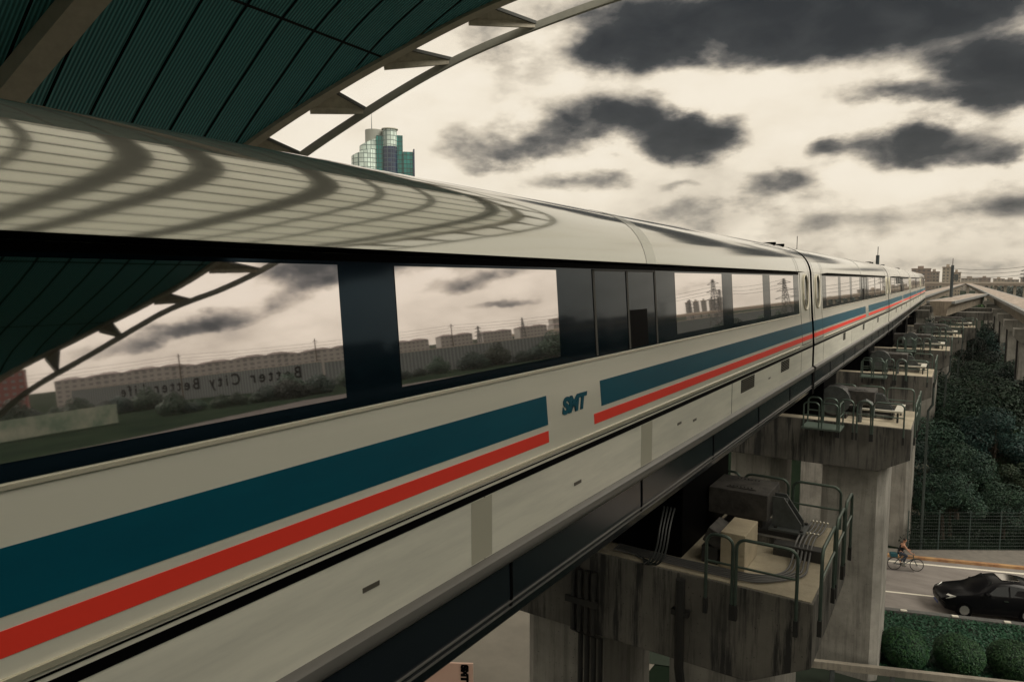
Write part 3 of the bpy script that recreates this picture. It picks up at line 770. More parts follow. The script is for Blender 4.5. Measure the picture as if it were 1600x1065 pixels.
# ---- equipment on the piers
def housing(name, x0, x1, y0, y1, z0, z1, par, m=M_steel_box, bev=.012):
    return MB().box(x0, x1, y0, y1, z0, z1).build(name, m, par, bevel=bev)
def switch_drive(xr, yc, label, big=False):
    r = empty('switch_drive', (xr, yc, 11.21), 0, label, 'machine', 'switch drives on the pier tops')
    z = 0.0
    # housing, resting on a base frame
    x0, x1, y0, y1 = (-1.95, -1.0, 1.72, 2.62)
    if big: x0, x1, y0, y1 = (-3.2, -1.08, 1.1, 2.1)
    housing('housing', x0, x1, y0, y1, .40, .83, r)
    lid = housing('cover_plate', x0 + .25, x1 - .22, y0 + .16, y1 - .16, .832, .845, r, M_steel_box, .003)
    bl = MB()
    for i in range(7):
        for yy_ in (y0 + .20, y1 - .20): bl.tube([(x0 + .3 + i * (x1 - x0 - .6) / 6, yy_, .846), (x0 + .3 + i * (x1 - x0 - .6) / 6, yy_, .862)], .012, 6)
    bl.build('bolt', M_steel_dk, lid)
    MB().box(x0 + .2, x1 + .45, y0 + .22, y1 - .05, .12, .20).build('base_plate', M_steel_dk, r, bevel=.006)
    MB().box(x0 + .25, x0 + .55, y0 + .25, y1 - .1, .20, .40).build('support', M_steel_dk, r)
    MB().box(x1 - .40, x1 - .12, y0 + .25, y1 - .1, .20, .40).build('support', M_steel_dk, r)
    MB().box(x0 + .1, x1 + .5, y0 + .12, y1 + .1, 0.0, .12).build('plinth', M_conc, r)
    # gusset bracket and its foot
    gx = x1 + .02
    for yy_ in (y0 + .34, y0 + .56):
        MB().prism([(gx - .05, yy_, .74), (gx + .16, yy_, .74), (gx + .44, yy_, .34), (gx + .44, yy_, .245), (gx - .01, yy_, .245), (gx - .01, yy_, .62), (gx - .05, yy_, .62)], (0, .035, 0)).build('gusset', M_steel_gr, r, bevel=.004)
    MB().box(gx - .04, gx + .52, y0 + .20, y0 + .74, .201, .244).build('foot_plate', M_steel_gr, r, bevel=.008)
    fb_ = MB()
    for (a, b) in ((.06, .26), (.06, .68), (.46, .26), (.46, .68)):
        fb_.tube([(gx + a, y0 + b, .244), (gx + a, y0 + b, .275)], .03, 6)
    fb_.build('foot_bolt', M_steel_dk, r)
    MB().tube([(x1 - .02, y0 + .47, .66), (gx + .2, y0 + .47, .66)], .045, 8).build('push_rod', M_steel_gr, r, smooth=True)
    if big:
        MB().tube([(x1 - 1.35, y0 + .3, .8), (x1 - 1.35, y0 + .3, .86)], .3, 16).build('motor_cap', M_steel_box, r)
    return r
switch_drive(PX[0], PY[0], 'dark box shaped drive with bolted lid and sloping bracket on the nearest pier')
dl = ['large dark drive box with lever bracket on the second pier', 'dark drive box on the third pier', 'dark drive box on the fourth pier', 'dark drive box on the fifth pier', 'dark drive box on the farthest railed pier']
big0 = switch_drive(PX[1], PY[1], dl[0], big=True)
for i in range(2, 6):
    c = copy_tree(big0); c.location = (PX[i], PY[i], 11.21); tag(c, dl[i - 1])
# domed motors behind the drives
def motor(x, y, label):
    r = empty('drum_motor', (x, y, 11.21), 0, label, 'motor', 'drum motors on the pier tops')
    pts = []
    MB().tube([(0, 0, .55), (0, .75, .55)], .42, 24).build('drum', M_steel_dk, r, smooth=False)
    MB().tube([(0, -.03, .55), (0, .05, .55)], .45, 24).build('rim', M_steel_gr, r)
    MB().box(-.35, .35, .05, .7, 0, .14).build('base', M_steel_dk, r, bevel=.01)
    MB().tube([(.75, -.3, 0), (.75, -.3, .48), (.80, -.3, .60), (.92, -.3, .66), (1.04, -.3, .60), (1.09, -.3, .48), (1.09, -.3, .2)], .07, 9).build('vent_pipe', M_steel_gr, r, smooth=True)
    return r
mo = None
for i in range(1, 5):
    lab = ['round drum motor with bent vent pipe on the second pier', 'round drum motor with bent vent pipe on the third pier', 'round drum motor with bent vent pipe on the fourth pier', 'round drum motor with bent vent pipe on the fifth pier'][i - 1]
    if mo is None: mo = motor(PX[i] - 2.15, PY[i] + .62, lab)
    else:
        c = copy_tree(mo); c.location = (PX[i] - 2.15, PY[i] + .62, 11.21); tag(c, lab)
# pale bench-like frame around the lever on piers 2..6
def tray(x, y, label):
    r = empty('steel_tray', (x, y, 11.21), 0, label, 'tray', 'pale steel trays on the pier tops')
    Mw = mat('tray_paint', (.52, .50, .43), rough=.5, vary=.3, vs=5)
    MB().box(-1.50, -.32, .75, .85, .30, .36).build('beam', Mw, r, bevel=.008)
    MB().box(-.52, -.30, .86, 2.3, .30, .345).build('beam', Mw, r, bevel=.008)
    MB().box(-1.10, -.525, 2.1, 2.2, .30, .36).build('beam', Mw, r, bevel=.008)
    for (a, b) in ((-1.4, .8), (-.42, .8), (-.42, 2.2), (-1.0, 2.15)): MB().tube([(a, b, 0), (a, b, .30)], .03, 6).build('leg', M_steel_dk, r)
    return r
tr0 = None
tl = ['pale angled steel tray on short legs on the second pier', 'pale angled steel tray on the third pier', 'pale angled steel tray on the fourth pier', 'pale angled steel tray on the fifth pier', 'pale angled steel tray on the farthest railed pier']
for i in range(1, 6):
    if tr0 is None: tr0 = tray(PX[i], PY[i], tl[0])
    else:
        c = copy_tree(tr0); c.location = (PX[i], PY[i], 11.21); tag(c, tl[i - 1])
# lower side platform in front of the pier tops
def platform(x, y, label):
    r = empty('side_platform', (x, y, 11.1), 0, label, 'platform', 'side platforms hung before the piers')
    MB().box(-2.8, -1.75, -1.0, -.09, 0, .05).build('grating', mat('grating_green', (.09, .12, .10), rough=.6, vary=.4, vs=8), r)
    for k in range(2):
        a = -2.75 + k * .5
        f = MB().tube(arc_frame((a, -.96, .05), (a + .42, -.96, .05), .80, .12), .022, 7); f.tube([(a, -.96, .42), (a + .42, -.96, .42)], .016, 6, caps=False)
        f.build('railing_frame', M_tube, r, smooth=True)
    f = MB().tube(arc_frame((-1.78, -.95, .05), (-1.78, -.2, .05), .80, .12), .022, 7); f.tube([(-1.78, -.95, .42), (-1.78, -.2, .42)], .016, 6, caps=False)
    f.build('railing_frame', M_tube, r, smooth=True)
    for a in (-2.6, -1.9): MB().bar((a, -.12, -.02), (a, -.9, -.02), .06).build('arm', M_steel_dk, r)
    return r
pl0 = None
pll = ['green grating platform with small railings hung before the second pier', 'green grating platform hung before the third pier', 'green grating platform hung before the fourth pier']
for i in (1, 2, 3):
    if pl0 is None: pl0 = platform(PX[i], PY[i], pll[0])
    else:
        c = copy_tree(pl0); c.location = (PX[i], PY[i], 11.1); tag(c, pll[i - 1])

# concrete block on the nearest pier
tag(MB().box(-2.81, -2.45, 10.0, 10.76, 11.214, 11.76).build('concrete_block', concrete('block_concrete', (.50, .43, .31), dirt=.12, seed=20, pits=False), bevel=.012),
    'pale squared concrete block on the nearest pier, left of the pipes', 'block')
# tipped steel bearing block leaning behind it
bl_ = empty('bearing_block', (-2.98, 10.35, 11.21), 0, 'dark worn bearing block lying beside the pale concrete block', 'bearing block')
o = MB().box(-.14, .14, -.28, .28, 0, .24).build('block', M_steel_box, bl_, bevel=.015); o.rotation_euler = (0, radians(24), 0); o.location = (0, 0, .28)
MB().box(-.13, .12, -.3, .3, 0, .26).build('seat', M_steel_dk, bl_, bevel=.01)
for k in range(4):
    pass
# low dark cable box
tag(MB().box(-2.25, -1.56, 10.92, 11.14, 11.214, 11.40).build('cable_trough', M_steel_dk, bevel=.01), 'low black trough the five pipes climb over on the nearest pier', 'trough')
# five conduits
def smooth_path(ctrl, n=8):
    out = []
    P = [Vector(p) for p in ctrl]; P = [P[0]] + P + [P[-1]]
    for i in range(1, len(P) - 2):
        for k in range(n):
            t = k / n; a, b, c, d = P[i - 1], P[i], P[i + 1], P[i + 2]
            out.append(.5 * ((2 * b) + (-a + c) * t + (2 * a - 5 * b + 4 * c - d) * t * t + (-a + 3 * b - 3 * c + d) * t * t * t))
    out.append(P[-2]); return out
zc = 11.245
for k in range(5):
    dx = k * .058; dy = (4 - k) * .062
    ctrl = [(-4.4, 9.70 + dy * .9, zc), (-3.6, 9.66 + dy * .9, zc), (-2.9, 9.64 + dy, zc), (-2.35, 9.66 + dy, zc), (-2.05, 9.82 + dy, zc), (-1.93 + dx, 10.25 + dy * .4, zc), (-1.93 + dx, 10.70, zc + .02),
            (-1.94 + dx, 10.90, 11.34), (-1.94 + dx, 11.05, 11.43), (-1.95 + dx, 11.45, 11.43), (-1.95 + dx, 11.75, 11.36), (-1.95 + dx, 12.2, 11.30), (-1.96 + dx, 12.68, 11.29)]
    o = MB().tube(smooth_path(ctrl, 6), .0165, 7).build('conduit', M_cable, smooth=True)
    tag(o, ['conduit nearest the railing of the five grey pipes on the nearest pier', 'second of the five grey pipes curving over the nearest pier top', 'middle one of the five grey pipes on the nearest pier top',
            'fourth of the five grey pipes on the nearest pier top', 'innermost of the five grey pipes on the nearest pier top'][4 - k], 'pipe', 'grey pipes on the nearest pier')
    for (y, zz) in ((12.6, 11.29), (11.62, 11.405)):
        MB().tube([(-1.95 + dx, y - .02, zz), (-1.95 + dx, y + .02, zz)], .027, 8).build('clamp', M_rail, o)
# black hanging cables at the edge of the girder
for k in range(4):
    x = -3.45 - k * .09
    path = smooth_path([(-3.55 - k * .06, 10.2, 12.1), (-3.50 - k * .05, 9.75, 11.8), (-3.48 - k * .05, 9.50, 11.45), (-3.6 - k * .05, 9.46 - .02 * k, 11.26), (-3.9, 9.62, 11.24), (-4.3, 9.8, 11.24)], 6)
    tag(MB().tube(path, .016, 6).build('hanging_cable', mat('cable_black', (.03, .035, .035), rough=.4), smooth=True), 'black cable drooping from the dark girder onto the nearest pier, %s from the right' % ORD[k], 'cable', 'black cables drooping from the girder')
# pipes running down the front of the nearest pier
dp = empty('downpipe_bundle', (-4.75, 9.42, 0), 0, 'bundle of black pipes running down the front of the nearest pier', 'pipes')
for k in range(4): MB().tube([(-.22 + k * .12, 0, 10.9), (-.22 + k * .12, -.02, 9.9), (-.22 + k * .12, .26, 9.7), (-.22 + k * .12, .26, .1)], .045, 8).build('pipe', M_steel_dk, dp, smooth=True)
for zz in (10.35, 8.6): MB().box(-.34, .24, -.075, -.03, zz, zz + .10).build('clamp', M_steel_dk, dp) if zz > 9.8 else MB().box(-.34, .24, .18, .235, zz, zz + .10).build('clamp', M_steel_dk, dp)
# dark drain stack along the right part of the front face
dq = empty('stain_pipe', (-3.2, 9.40, 0), 0, 'thick black pipe down the front face of the nearest pier, left of the railings', 'pipe')
MB().tube([(0, 0, 11.15), (0, 0, 9.8), (0, .1, 9.5), (0, .2, 9.2), (0, .2, .1)], .07, 9).build('pipe', M_steel_dk, dq, smooth=True)
MB().box(-.13, .13, -.03, .07, 10.6, 10.68).build('clamp', M_steel_dk, dq)
# hoarding and pale wall far left under the train
pw = empty('hoarding', (-14.9, 19.9, 0), radians(30), 'strip of pink hoarding with black letters, seen below the train', 'hoarding')
MB().box(-2.0, .1, 0, .08, 0, .95).build('board', mat('hoarding_pink', (.62, .42, .34), rough=.7), pw)
for k, s_ in enumerate(('SMT',)):
    t_ = text_mesh(s_, .36, M_black, 'lettering', offset=.03, depth=.01); t_.parent = pw; t_.rotation_euler = (pi / 2, pi / 2, 0); t_.location = (-.34, -.015, .90)

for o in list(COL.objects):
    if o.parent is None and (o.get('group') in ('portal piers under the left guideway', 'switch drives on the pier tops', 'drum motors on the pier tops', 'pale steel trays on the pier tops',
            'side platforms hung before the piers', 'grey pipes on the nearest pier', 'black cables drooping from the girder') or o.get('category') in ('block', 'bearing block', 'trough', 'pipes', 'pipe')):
        scale_about_camera(o)  # enlarged about the camera, so also pushed farther away
# ---- right guideway piers
def side_pier(x, y, w, label, cap=True):
    r = empty('guideway_pier', (x, y, 0), 0, label, 'pier', 'piers under the right guideway')
    MB().box(-w / 2, w / 2, 0, 2.0, -.1, 10.0).build('column', M_conc_col, r, bevel=.04)
    MB().prism([(-1.8, -.2, 11.22), (-1.8, -.2, 10.5), (-1.3, -.2, 10.002), (1.3, -.2, 10.002), (1.8, -.2, 10.5), (1.8, -.2, 11.22)], (0, 2.4, 0)).build('crosshead', M_conc_col, r, bevel=.02)
    MB().tube([(-w / 2 - .12, .3, 11), (-w / 2 - .12, .3, 0)], .08, 7).build('drainpipe', M_steel_dk, r, smooth=True)
    return r
for i, (y, lab) in enumerate([(74, 'nearest tall column under the right guideway, at the picture edge'), (90, 'second column under the right guideway, with a dark pipe'), (106, 'third column under the right guideway'),
                              (122, 'fourth column under the right guideway'), (146, 'fifth column under the right guideway'), (170, 'farthest column under the right guideway')]):
    side_pier(6.0, y, 2.8, lab)
for i, (x, y, lab) in enumerate([(.4, 109, 'concrete pier under the middle of the crossover beam'), (1.9, 126, 'concrete pier under the far half of the crossover beam')]):
    r = empty('crossover_pier', (x, y, 0), 0, lab, 'pier', 'piers under the crossover')
    MB().box(-1.1, 1.1, 0, 2.0, -.1, 10.2).build('column', M_conc_col, r, bevel=.04)
    MB().box(-1.9, 3.4, -.2, 2.2, 10.202, 11.22).build('crosshead', M_conc, r, bevel=.03)
for i, (y, lab) in enumerate([(112, 'far left pier under the rear cars'), (132, 'farther left pier near the rear end of the train'), (154, 'left pier just beyond the train'), (178, 'second left pier beyond the train')]):
    r = empty('guideway_pier', (XC + (y - 100) * .01, y, 0), 0, lab, 'pier', 'single piers under the far left guideway')
    MB().box(-1.2, 1.2, 0, 2, -.1, 10.2).build('column', M_conc_col, r, bevel=.04); MB().box(-1.7, 1.7, -.2, 2.2, 10.202, 11.22).build('crosshead', M_conc, r, bevel=.03)
# cable box on a right-hand column
cb = empty('junction_box', (4.1, 88.2, 4.4), 0, 'small white box fixed between two right-hand columns', 'box')
MB().box(-.4, .4, 0, .35, 0, .9).build('body', mat('box_white', (.42, .48, .47), rough=.6), cb, bevel=.03); MB().box(-.3, .3, -.012, -.002, .1, .8).build('door', mat('box_door', (.36, .42, .41), rough=.6), cb)
MB().tube([(0, .2, 0), (0, .2, -4.4)], .05, 6).build('pole', M_steel_dk, cb)

# radio masts beside the guideway
def mast(x, y, zb, zt, label):
    r = empty('radio_mast', (x, y, 0), 0, label, 'mast', 'dark radio masts along the guideway')
    MB().tube([(0, 0, 0), (0, 0, zt - 1.0)], [.24, .19], 10).build('pole', mat('mast_dark', (.03, .04, .045), rough=.5), r, smooth=True)
    MB().tube([(0, 0, zt - 1.0), (0, 0, zt)], .04, 6).build('aerial', M_steel_dk, r)
    MB().box(.25, .75, -.15, .15, zb - .6, zb + .3).build('antenna_box', M_steel_gr, r, bevel=.02)
    return r
mast(-.98, 118, 16.0, 18.6, 'dark radio mast standing between the two guideways in the distance')
mast(-8.3, 92, 17.0, 19.4, 'dark radio mast rising behind the train roof')

# ================================================================== FAR BACKGROUND
Mfar = [mat('far_wall_a', (.36, .31, .25), rough=.9), mat('far_wall_b', (.30, .27, .23), rough=.9), mat('far_wall_c', (.24, .19, .16), rough=.9)]
Mwin = mat('far_window', (.12, .12, .12), rough=.4)
Mroofr = mat('far_roof', (.10, .08, .075), rough=.9)
def block(x, y, w, d, h, m, label, rz=0.0, floors=None, bays=None, roof=None, face='-y', group=None, cat='building'):
    r = empty('building', (x, y, 0), rz, label, cat, group)
    MB().box(-w / 2, w / 2, -d / 2, d / 2, 0, h).build('wall', m, r)
    floors = floors or max(2, int(h / 3)); bays = bays or max(3, int(w / 4))
    wm = MB(); bw = w / bays; fh = h / floors
    for i in range(bays):
        for j in range(floors):
            x0 = -w / 2 + bw * (i + .25); wm.box(x0, x0 + bw * .5, -d / 2 - .12, -d / 2 - .02, fh * (j + .3), fh * (j + .75))
    wo_ = wm.build('window', Mwin, r); wo_['kind'] = 'stuff'
    if roof == 'gable':
        rm = MB()
        nb = max(1, int(w / 14)); ww = w / nb
        for k in range(nb):
            a = -w / 2 + k * ww
            rm.add([(a - .3, -d / 2 - .6, h + .02), (a + ww + .3, -d / 2 - .6, h + .02), (a + ww + .3, d / 2 + .6, h + .02), (a - .3, d / 2 + .6, h + .02), (a + ww * .3, 0, h + 1.5), (a + ww * .7, 0, h + 1.5)],
                   [(0, 3, 2, 1), (0, 1, 5, 4), (1, 2, 5), (2, 3, 4, 5), (3, 0, 4)])
        rm.build('roof', Mroofr, r)
    else:
        MB().box(-w / 2 - .3, w / 2 + .3, -d / 2 - .3, d / 2 + .3, h + .01, h + .8).build('roof', Mfar[2], r)
        MB().box(-w * .18, w * .12, -d * .2, d * .2, h + .81, h + 3.2).build('stair_tower', m, r)
    return r
# seen directly at the end of the track
block(-33, 800, 16, 14, 26, Mfar[2], 'brown block seen just above the rear end of the train', rz=.1)
block(-22, 815, 9, 12, 23, Mfar[1], 'low brown building beside the rear end of the train')
block(-10, 780, 9, 12, 27, Mfar[0], 'tall pale silo-like building right of the train end')
block(-3, 785, 7, 10, 22, Mfar[0], 'smaller pale building joined to the silo-like one')
g = random.Random(11)
for k in range(7):
    block(12 + k * 17 + g.uniform(-3, 3), 1150 + g.uniform(-60, 90), g.uniform(12, 22), 14, g.uniform(15, 20), Mfar[(k + 1) % 3],
          ['low brown houses on the horizon just right of the mast', 'pale low block on the horizon between the two masts', 'brown low block on the horizon above the viaduct', 'pale block on the horizon behind the far wood',
           'brown block on the horizon above the far wood', 'low block on the horizon right of the pylon', 'low block on the horizon at the right edge'][k], group='low buildings on the horizon')
# far wood
m = MB(); g = random.Random(14)
for k in range(60):
    x = 28 + k * 1.35 + g.uniform(-1, 1); y = 690 + g.uniform(-12, 12)
    leaf_quads(m, (x, y, g.uniform(4, 9.5)), (5, 5, 5), 60, 1.1, g)
tag(m.build('far_wood', mat('far_leaf', (.035, .055, .050), rough=.9, vary=.5, vs=.2)), 'blue-green wood on the horizon at the right', 'wood', kind='stuff')
m = MB()
for k in range(90):
    x = 10 + g.uniform(0, 90); y = 300 + g.uniform(0, 190)
    leaf_quads(m, (x, y, 1.5), (6, 6, 2.5), 60, .8, g)
tag(m.build('far_scrub', mat('scrub_leaf', (.050, .105, .030), rough=.9, vary=.6, vs=.2)), 'green scrub on the field before the far viaduct', 'scrub', kind='stuff')
# viaduct across the horizon
via = empty('viaduct', (0, 560, 0), radians(3), 'long concrete viaduct crossing the horizon on many pale piers', 'viaduct')
MB().box(-30, 420, -4, 4, 11.6, 13.2).build('deck', mat('viaduct_deck', (.30, .25, .21), rough=.9), via)
MB().box(-30, 420, -4.3, -4.02, 12.9, 14.0).build('parapet', mat('viaduct_parapet', (.42, .36, .30), rough=.9), via)
for k in range(18): MB().box(4 + k * 5.2, 5.4 + k * 5.2, -1.2, 1.2, 0, 11.59).build('pier', mat('viaduct_pier', (.42, .37, .31), rough=.9), via)
# lattice pylons
def pylon(x, y, h, label, rz=0.0, t=.28, arms=3):
    r = empty('pylon', (x, y, 0), rz, label, 'pylon', 'lattice pylons')
    m = MB(); b = h * .10
    def wdt(z): return b * (1 - z / h) ** 1.2 + h * .012
    lv = [h * q for q in (0, .14, .27, .39, .50, .60, .69, .77, .84, .91, 1)]
    for s in ((1, 1), (1, -1), (-1, 1), (-1, -1)):
        for a, c in zip(lv, lv[1:]): m.bar((s[0] * wdt(a), s[1] * wdt(a), a), (s[0] * wdt(c), s[1] * wdt(c), c), t)
    for a, c in zip(lv, lv[1:]):
        for i in range(4):
            p = ((1, 1), (1, -1), (-1, -1), (-1, 1))[i]; q = ((1, -1), (-1, -1), (-1, 1), (1, 1))[i]
            m.bar((p[0] * wdt(a), p[1] * wdt(a), a), (q[0] * wdt(c), q[1] * wdt(c), c), t * .7)
            m.bar((p[0] * wdt(c), p[1] * wdt(c), c), (q[0] * wdt(c), q[1] * wdt(c), c), t * .7)
    m.build('tower', mat('pylon_steel', (.07, .07, .07), rough=.6), r)
    for k in range(arms):
        z = h * (.66 + .13 * k); w = h * (.20 - .035 * k)
        a = MB(); a.bar((-w, 0, z), (w, 0, z), t); a.bar((-w, 0, z), (0, 0, z + h * .05), t * .8); a.bar((w, 0, z), (0, 0, z + h * .05), t * .8)
        a.build('arm', mat('pylon_steel', (.07, .07, .07)), r)
    return r
pylon(62, 560 * 1.55, 34, 'slim lattice pylon on the horizon right of the distant mast', t=.5)
pylon(56, 880, 27, 'smaller lattice pylon just left of the slim one on the horizon', t=.5)
# teal glass tower behind the train
def tower():
    r = empty('glass_tower', (-384, 402, 0), radians(44), 'teal glass office tower with stepped crown and spire behind the train', 'tower')
    def glass(name, c1, c2, cell):
        if name in MATS: return MATS[name]
        m = bpy.data.materials.new(name); m.use_nodes = True; t = m.node_tree; b = t.nodes['Principled BSDF']; l = t.links.new
        tcn = t.nodes.new('ShaderNodeTexCoord'); sp = t.nodes.new('ShaderNodeSeparateXYZ'); l(tcn.outputs['Object'], sp.inputs[0])
        def grid(out, f):
            a = t.nodes.new('ShaderNodeMath'); a.operation = 'MULTIPLY'; a.inputs[1].default_value = f; l(out, a.inputs[0])
            c = t.nodes.new('ShaderNodeMath'); c.operation = 'FRACT'; l(a.outputs[0], c.inputs[0])
            d = t.nodes.new('ShaderNodeMath'); d.operation = 'LESS_THAN'; d.inputs[1].default_value = .16; l(c.outputs[0], d.inputs[0]); return d.outputs[0], a.outputs[0]
        ad = t.nodes.new('ShaderNodeMath'); ad.operation = 'ADD'; l(sp.outputs[0], ad.inputs[0]); l(sp.outputs[1], ad.inputs[1])
        g1, a1 = grid(ad.outputs[0], 1 / cell[0]); g2, a2 = grid(sp.outputs[2], 1 / cell[1])
        mxn = t.nodes.new('ShaderNodeMath'); mxn.operation = 'MAXIMUM'; l(g1, mxn.inputs[0]); l(g2, mxn.inputs[1])
        fl1 = t.nodes.new('ShaderNodeMath'); fl1.operation = 'FLOOR'; l(a1, fl1.inputs[0]); fl2 = t.nodes.new('ShaderNodeMath'); fl2.operation = 'FLOOR'; l(a2, fl2.inputs[0])
        cb_ = t.nodes.new('ShaderNodeCombineXYZ'); l(fl1.outputs[0], cb_.inputs[0]); l(fl2.outputs[0], cb_.inputs[1])
        wn = t.nodes.new('ShaderNodeTexWhiteNoise'); l(cb_.outputs[0], wn.inputs['Vector'])
        x = t.nodes.new('ShaderNodeMix'); x.data_type = 'RGBA'; x.inputs[6].default_value = c1 + (1,); x.inputs[7].default_value = tuple(q * 1.8 for q in c1) + (1,); l(wn.outputs['Value'], x.inputs[0])
        x2 = t.nodes.new('ShaderNodeMix'); x2.data_type = 'RGBA'; l(x.outputs[2], x2.inputs[6]); x2.inputs[7].default_value = c2 + (1,); l(mxn.outputs[0], x2.inputs[0])
        l(x2.outputs[2], b.inputs['Base Color']); b.inputs['Roughness'].default_value = .15; b.inputs['Specular IOR Level'].default_value = .6
        MATS[name] = m; return m
    GT = glass('tower_teal', (.010, .11, .10), (.02, .05, .05), (2.2, 3.4)); GP = glass('tower_pale', (.42, .50, .46), (.12, .17, .16), (2.2, 3.4)); GD = glass('tower_dark', (.01, .02, .05), (.05, .08, .10), (2.2, 3.4))
    def cyl(name, cx, cy, rad, z0, z1, m, a0=0, a1=360, n=24, sx=1.0, slope=0.0):
        pts = [(cx + rad * sx * cos(radians(a0 + (a1 - a0) * k / n)), cy + rad * sin(radians(a0 + (a1 - a0) * k / n))) for k in range(n + (0 if a1 - a0 == 360 else 1))]
        N_ = len(pts)
        mb = MB().add([(x, y, z0) for x, y in pts] + [(x, y, z1 + slope * (x - cx)) for x, y in pts], [(i, (i + 1) % N_, (i + 1) % N_ + N_, i + N_) for i in range(N_)] + [tuple(range(N_, 2 * N_))])
        return mb.build(name, m, r)
    # local x runs left-right as seen, y away
    MB().box(-4, .6, -6, 9, 0, 126.5).build('facade', GT, r)
    MB().box(-9, -4.1, -4, 9, 0, 113).build('facade', GT, r)
    MB().box(9.6, 13.6, -4, 8, 0, 127.5).build('facade', GT, r)
    MB().box(13.7, 20.3, -5, 7, 0, 115).build('facade', GT, r)
    MB().box(20.4, 21.4, -6, 8, 0, 117).build('end_fin', GD, r)
    cyl('round_bay', 5.0, -5, 4.7, 118.2, 131.0, GP); cyl('round_bay', 5.0, -5, 5.0, 0, 118.1, GD)
    cyl('curved_wing', -10.5, 3, 10.5, 0, 115, GP, sx=1.0, slope=.35)
    cyl('curved_wing', -7.0, 3, 8.5, 112, 123, GP, sx=1.0, slope=.45)
    cyl('crown', -4.5, 4, 7.0, 118, 132, mat('tower_stone', (.30, .31, .28), rough=.6), sx=1.0, slope=-.05)
    cyl('roof_disc', 5.0, -5, 5.6, 131.1, 131.8, mat('tower_cap', (.55, .55, .48), rough=.5))
    MB().tube([(-7, 4, 131), (-7, 4, 146)], [.3, .1], 6).build('spire', M_steel_gr, r)
    r.scale = (1.15, 1.15, 1.0)
tower()

# ================================================================== WHAT THE WINDOWS MIRROR (east side of the line)
wallm = ribbed('hall_sheet', (.07, .085, .09), (.135, .155, .155), 0, .55, rough=.7)
def hall(a, b, h, label):
    a, b = Vector(a), Vector(b); ln = (b - a).length
    r = empty('sheet_wall', (a.x, a.y, 0), math.atan2(b.y - a.y, b.x - a.x), label, 'wall', 'tall corrugated walls east of the line')
    MB().box(0, ln, 0, .5, 0, h).build('sheeting', wallm, r); MB().box(-.2, ln + .2, -.15, .65, h + .01, h + .35).build('coping', Mfar[1], r)
    return r
hA0, hA1 = Vector((262, 232, 0)), Vector((430, 190, 0))
hw_ = hall(hA0, hA1, 12.0, 'grey corrugated wall with black lettering, mirrored in the nearest windows')
sg_ = text_mesh('Better City Better Life', 8.4, M_black, 'lettering', offset=.13, space=1.5, depth=.05)
# the wall's near face looks towards the line: text reads from its north end
dA = (hA1 - hA0).normalized(); nA = Vector((dA.y, -dA.x, 0))
sg_.parent = hw_; sg_.rotation_euler = (pi / 2, 0, 0); sg_.location = (12, -.12, 5.2)
hB = hall(Vector((150, 330, 0)), Vector((261, 233, 0)), 11.5, 'plain grey corrugated wall mirrored in the second window')
hC = hall(Vector((100, 560, 0)), Vector((149, 331, 0)), 10.0, 'low grey corrugated wall mirrored in the third window')
apm = mat('apartment_cream', (.26, .25, .235), rough=.9); apr = mat('apartment_brick', (.16, .062, .055), rough=.9)
for k in range(9):
    t = k / 8; x = 505 - 118 * t + (k - 4) ** 2 * .0; y = 232 + 150 * t
    block(x, y, 34, 12, 19 + (k % 3) * .6, apm, 'cream apartment block with pitched roofs mirrored in the near windows, %s from the left' % ORD[k], rz=radians(-52), roof='gable', floors=6, bays=7, group='apartment blocks mirrored in the windows')
for k in range(8):
    t = k / 7; x = 372 - 70 * t; y = 420 + 330 * t
    block(x, y, 30, 12, 18 + (k % 2) * .8, apm, 'cream apartment block in the farther mirrored row, %s from the left' % ORD[k], rz=radians(-62), roof='gable', floors=6, bays=8, group='farther apartment blocks mirrored in the windows')
for k in range(2):
    block(396 - k * 3, 132 + k * 14.5, 13, 12, 24 + k % 2, apr, ['red brick tower mirrored at the left edge, the left one', 'red brick tower mirrored at the left edge, the right one'][k], rz=radians(-65), floors=8, bays=4, group='red brick towers mirrored at the left edge')
for k in range(5):
    block(290 - k * 9, 872 + k * 4, 7.0, 12, 27, apm, 'slim pale high-rise slab mirrored in the third window, %s from the right' % ORD[k], rz=radians(-15), floors=9, bays=2, group='high-rise slabs mirrored in the third window')
block(350, 640, 26, 14, 24, apm, 'grey apartment block mirrored at the right end of the second window', rz=radians(-50), floors=8, bays=6)
pylon(97, 346, 30, 'tall lattice pylon mirrored in the third window', rz=.5, t=.22)
pylon(56, 311, 24.5, 'lattice pylon mirrored in the window nearest the car joint', rz=.3, t=.2)
pylon(110, 400, 26, 'lattice pylon mirrored beside the tall one', rz=.8, t=.2)
g = random.Random(31)
for k in range(8):
    pylon(330 - k * 14, 460 + k * 48, 28 + g.uniform(-4, 5), 'distant lattice pylon mirrored in the second window, %s from the left' % ORD[k], rz=g.uniform(0, 1), t=.35)
# poles and wires
for k, (x, y) in enumerate([(341, 205), (300, 262), (255, 330), (205, 410)]):
    r = empty('power_pole', (x, y, 0), 0, ['wooden power pole mirrored in the first window, nearest one', 'power pole mirrored at the right of the first window', 'power pole mirrored behind the dark pillar', 'power pole mirrored in the second window'][k], 'pole', 'power poles mirrored in the windows')
    MB().tube([(0, 0, 0), (0, 0, 25)], [.45, .28], 7).build('pole', M_bark, r); MB().bar((-2, 0, 23.5), (2, 0, 23.5), .25).build('crossarm', M_steel_dk, r)
def wire(a, b, sag, label, r_=.06):
    a, b = Vector(a), Vector(b); pts = [a.lerp(b, k / 24) - Vector((0, 0, sag * 4 * (k / 24) * (1 - k / 24))) for k in range(25)]
    tag(MB().tube(pts, r_, 4, caps=False).build('power_line', M_steel_dk), label, 'power line', 'power lines mirrored in the windows')
W3 = ['top', 'middle', 'lowest']
